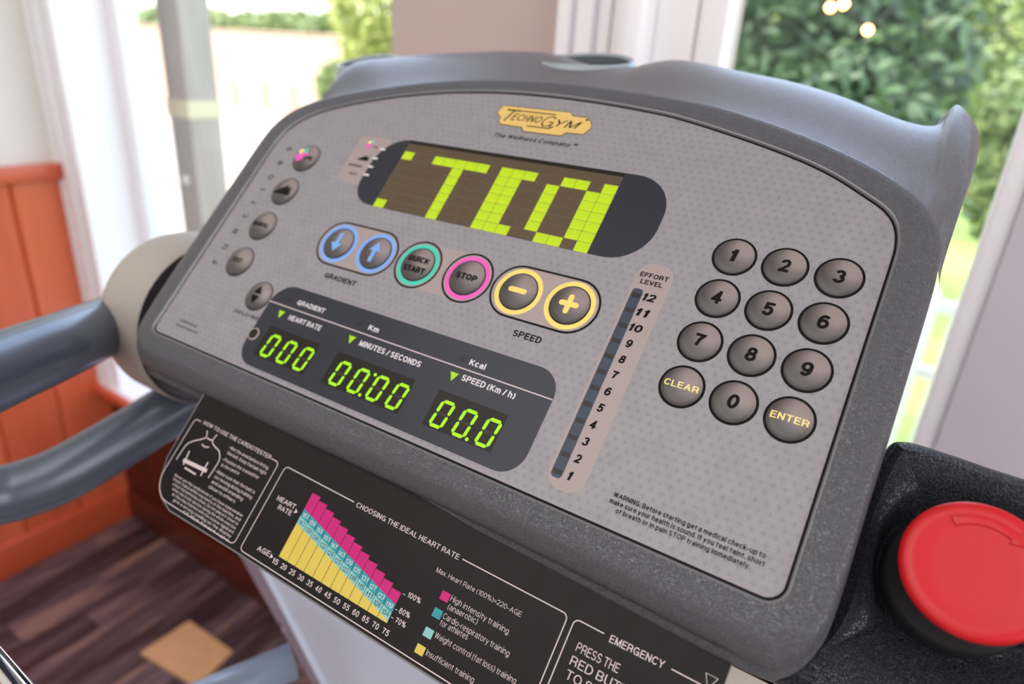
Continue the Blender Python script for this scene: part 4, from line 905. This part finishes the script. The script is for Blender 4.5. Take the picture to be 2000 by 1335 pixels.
T.band([(z1_(290, 585).x, z1_(290, 585).y), (z1_(460, 665).x, z1_(460, 665).y)], 2.2, .08, 'pinkwhite', closed=False)
for s0, s1 in (((335, 520), (290, 620)), ((470, 600), (415, 700)), ((300, 640), (380, 690))): T.band([(z1_(*s0).x, z1_(*s0).y), (z1_(*s1).x, z1_(*s1).y)], 1.0, .09, 'pinkwhite', closed=False)
tag(obj('card_lettering', T, CD, CM), kind='stuff')
# colour keys
for (pts, m_) in ((((372, 688), (402, 645), (440, 668), (410, 728)), 'mag'), (((313, 808), (343, 765), (384, 798), (357, 850)), 'cyan'), (((247, 952), (280, 903), (320, 938), (290, 992)), 'lcyan'), (((187, 1072), (217, 1025), (260, 1058), (233, 1115)), 'yel')):
    c_ = sum((z3(*p) for p in pts), Vector()) / 4
    obj('colour_key', MB().plate([(c_.x - 2.3, c_.y - 2.0), (c_.x + 2.3, c_.y - 2.0), (c_.x + 2.3, c_.y + 2.0), (c_.x - 2.3, c_.y + 2.0)], .03, .1, m_), CD, CM)['label'] = {'mag': 'magenta', 'cyan': 'teal', 'lcyan': 'pale cyan', 'yel': 'yellow'}[m_] + ' legend square'
# bar chart
cbl, cbr = z2(258, 568), z2(908, 972); ctl, ctr_ = z2(462, 190), z2(995, 790)
x0_, x1_ = (cbl.x + z2(366, 372).x) / 2, (cbr.x + ctr_.x) / 2; yb0 = (cbl.y + cbr.y) / 2
NB = 12; bw = (x1_ - x0_) / NB
yy = lambda a, b, t: a + (b - a) * t
tm0, tm1 = ctl.y, ctr_.y; mc0, mc1 = z2(415, 285).y, z2(960, 862).y; cl0, cl1 = z2(390, 328).y, z2(940, 915).y; ly0, ly1 = z2(368, 372).y, z2(915, 958).y
v80 = (163, 159, 155, 151, 147, 143, 139, 135, 131, 127, 123, 119); v70 = (143, 139, 136, 132, 129, 125, 122, 118, 115, 111, 108, 104)
for i in range(NB):
    t0, t1 = i / NB, (i + 1) / NB; xa, xb_ = x0_ + bw * i + .14, x0_ + bw * (i + 1) - .14
    Bm = MB(); tp_ = yy(tm0, tm1, i / (NB - 1))
    for (f0, f1, g0, g1, m_) in ((yb0, yb0, yy(ly0, ly1, t0), yy(ly0, ly1, t1), 'yel'), (yy(ly0, ly1, t0), yy(ly0, ly1, t1), yy(cl0, cl1, t0), yy(cl0, cl1, t1), 'lcyan'),
                             (yy(cl0, cl1, t0), yy(cl0, cl1, t1), yy(mc0, mc1, t0), yy(mc0, mc1, t1), 'cyan'), (yy(mc0, mc1, t0), yy(mc0, mc1, t1), tp_, tp_, 'mag')):
        Bm.poly([(xa, f0), (xb_, f1), (xb_, g1), (xa, g0)], .08, m_)
    ym = (yy(ly0, ly1, (t0 + t1) / 2) + yy(cl0, cl1, (t0 + t1) / 2)) / 2; text(Bm, str(v70[i]), xa + .9, xb_ - .9, ym - 1.1, 2.3, 'black', .12, -.006)
    ym = (yy(mc0, mc1, (t0 + t1) / 2) + yy(cl0, cl1, (t0 + t1) / 2)) / 2; text(Bm, str(v80[i]), xa + .9, xb_ - .9, ym - 1.1, 2.2, 'white', .12, -.006)
    obj('chart_bar', Bm, CD, CM)
# --- chrome accessory rail at the near left
CR = obj('accessory_rail', rb, TR); CR['label'] = 'polished chrome rail'
obj('inner_rail', rb2, CR)
obj('rail_support', MB().tube([rail_end + ru * 40, Vector((-150, 34, 690))], 5, 'chrome', 14), CR)
# --- handrails
hr = MB(); pth_ = [wd(-190, 802, 330) + (wd(-190, 802, 330) - wd(0, 722, 400)) * 1.3, wd(-190, 802, 330), wd(0, 722, 400), wd(105, 680, 450), wd(205, 638, 520), wd(262, 616, 560)]
hr.tube(catmull(pth_, 6), 22.5, 'tube', 28); obj('handrail', hr, TR)['label'] = 'upper blue-grey handrail tube'
hr = MB(); pth_ = [wd(-160, 1000, 470) + (wd(-160, 1000, 470) - wd(0, 966, 500)) * 2.5, wd(-160, 1000, 470), wd(0, 966, 500), wd(60, 950, 510), wd(130, 921, 522), (wd(245, 855, 545)), wd(360, 785, 570), wd(470, 730, 600)]
hr.tube(catmull(pth_, 6), 22.0, 'tube', 28); obj('handrail', hr, TR)['label'] = 'lower blue-grey handrail tube'
# --- collar drum at the left side of the console
dr = MB(); dcn = wd(368, 610, 560)
dr.lathe(dcn, (1, 0, 0), [(-30, 10), (-29, 40), (-24, 55), (-14, 64), (0, 68), (18, 68), (32, 67.6), (38, 67), (40, 66)], 'drum', 64, True)
DRM = obj('rail_collar', dr, TR); DRM['label'] = 'warm grey drum joining handrail to console'
dk = MB(); dk.lathe(dcn, (1, 0, 0), [(40, 66), (36, 64.5), (32, 60), (30, 40), (32, 30), (60, 28), (120, 26)], 'hub', 48, False, True); obj('collar_hub', dk, DRM)['label'] = 'dark hub inside the collar'
# --- support arms, column, cross tube down to the floor
cf = MB(); yc = 60.
cp = [wy(466, 1080, yc), wy(545, 1242, yc), wy(612, 1338, yc)]
cq = [wy(527, 1120, yc - 30), wy(639, 1335, yc - 30)]
zt = 930.
cl = [wy(466, 1080, yc - 12), wy(610, 1335, yc - 12)]
def col_left(z):
    t = (cl[0].z - z) / (cl[0].z - cl[1].z); return cl[0].x + (cl[1].x - cl[0].x) * t
def col_slice(z):
    t = (cq[0].z - z) / (cq[0].z - cq[1].z); xl = cq[0].x + (cq[1].x - cq[0].x) * t
    return xl
sl = []
for z in (zt, 860, 800, 740, 698, 600, 450, 300, 120, 0):
    xl = max(min(col_slice(z), -250 + (z < 500) * 0), -1e9) if z > 600 else col_slice(600) + (600 - z) * .05
    x1c = 60.
    o_l = 42 if z > 500 else 42
    o_l = xl - col_left(z) if z > 600 else 30
    sl.append([(xl - o_l, yc - 12, z), (xl - 5, yc - 34, z), (xl, yc - 30, z), (x1c, yc - 30, z), (x1c + 10, yc - 22, z), (x1c + 20, yc + 60, z), (xl - o_l, yc + 60, z)][::-1])
cf.loft(sl[::-1], 'silver', cap0=True, cap1=True, smooth=False)
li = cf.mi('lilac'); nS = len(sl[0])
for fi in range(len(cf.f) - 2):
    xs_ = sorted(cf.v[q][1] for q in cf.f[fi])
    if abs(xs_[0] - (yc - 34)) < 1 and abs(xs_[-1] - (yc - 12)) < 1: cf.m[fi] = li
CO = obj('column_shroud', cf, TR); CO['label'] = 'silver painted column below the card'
bt = MB(); bp = wy(556, 1216, yc - 12); bt.lathe((0, 0, 0), (-.5, -.86, 0), [(-6, 9), (2, 9), (5, 6), (6, .5)], 'chrome', 16, True, True); obj('bolt', bt, CO, at=bp)
ct_ = MB(); c0_, c1_ = wd(572, 1290, 600), wd(380, 1372, 560)
dirv = (c1_ - c0_).normalized(); ct_.tube([c0_, c1_, c1_ + dirv * 260], 16, 'pale_tube', 24); obj('cross_tube', ct_, TR)['label'] = 'pale blue-grey tube running from the column'
sc_ = MB(); sc_.box((-70, 26, 900), (150, 60, 1052), 'cream'); bevel(obj('side_cover', sc_, TR), 4)
neck = MB(); neck.box((-330, 50, 900), (40, 115, 1215), 'pod'); bevel(obj('console_neck', neck, TR), 12)
bs = MB(); bs.box((-620, -1500, 18), (240, 160, 150), 'cream'); bevel(obj('deck', bs, TR), 20)
bl_ = MB(); bl_.box((-440, -1480, 150), (80, 20, 154), 'rubber'); obj('running_belt', bl_, TR)
for x_ in (-560, 180): bevel(obj('foot', MB().box((x_ - 30, 60, 0), (x_ + 30, 120, 18), 'rubber'), TR), 3); bevel(obj('foot', MB().box((x_ - 30, -1450, 0), (x_ + 30, -1390, 18), 'rubber'), TR), 3)
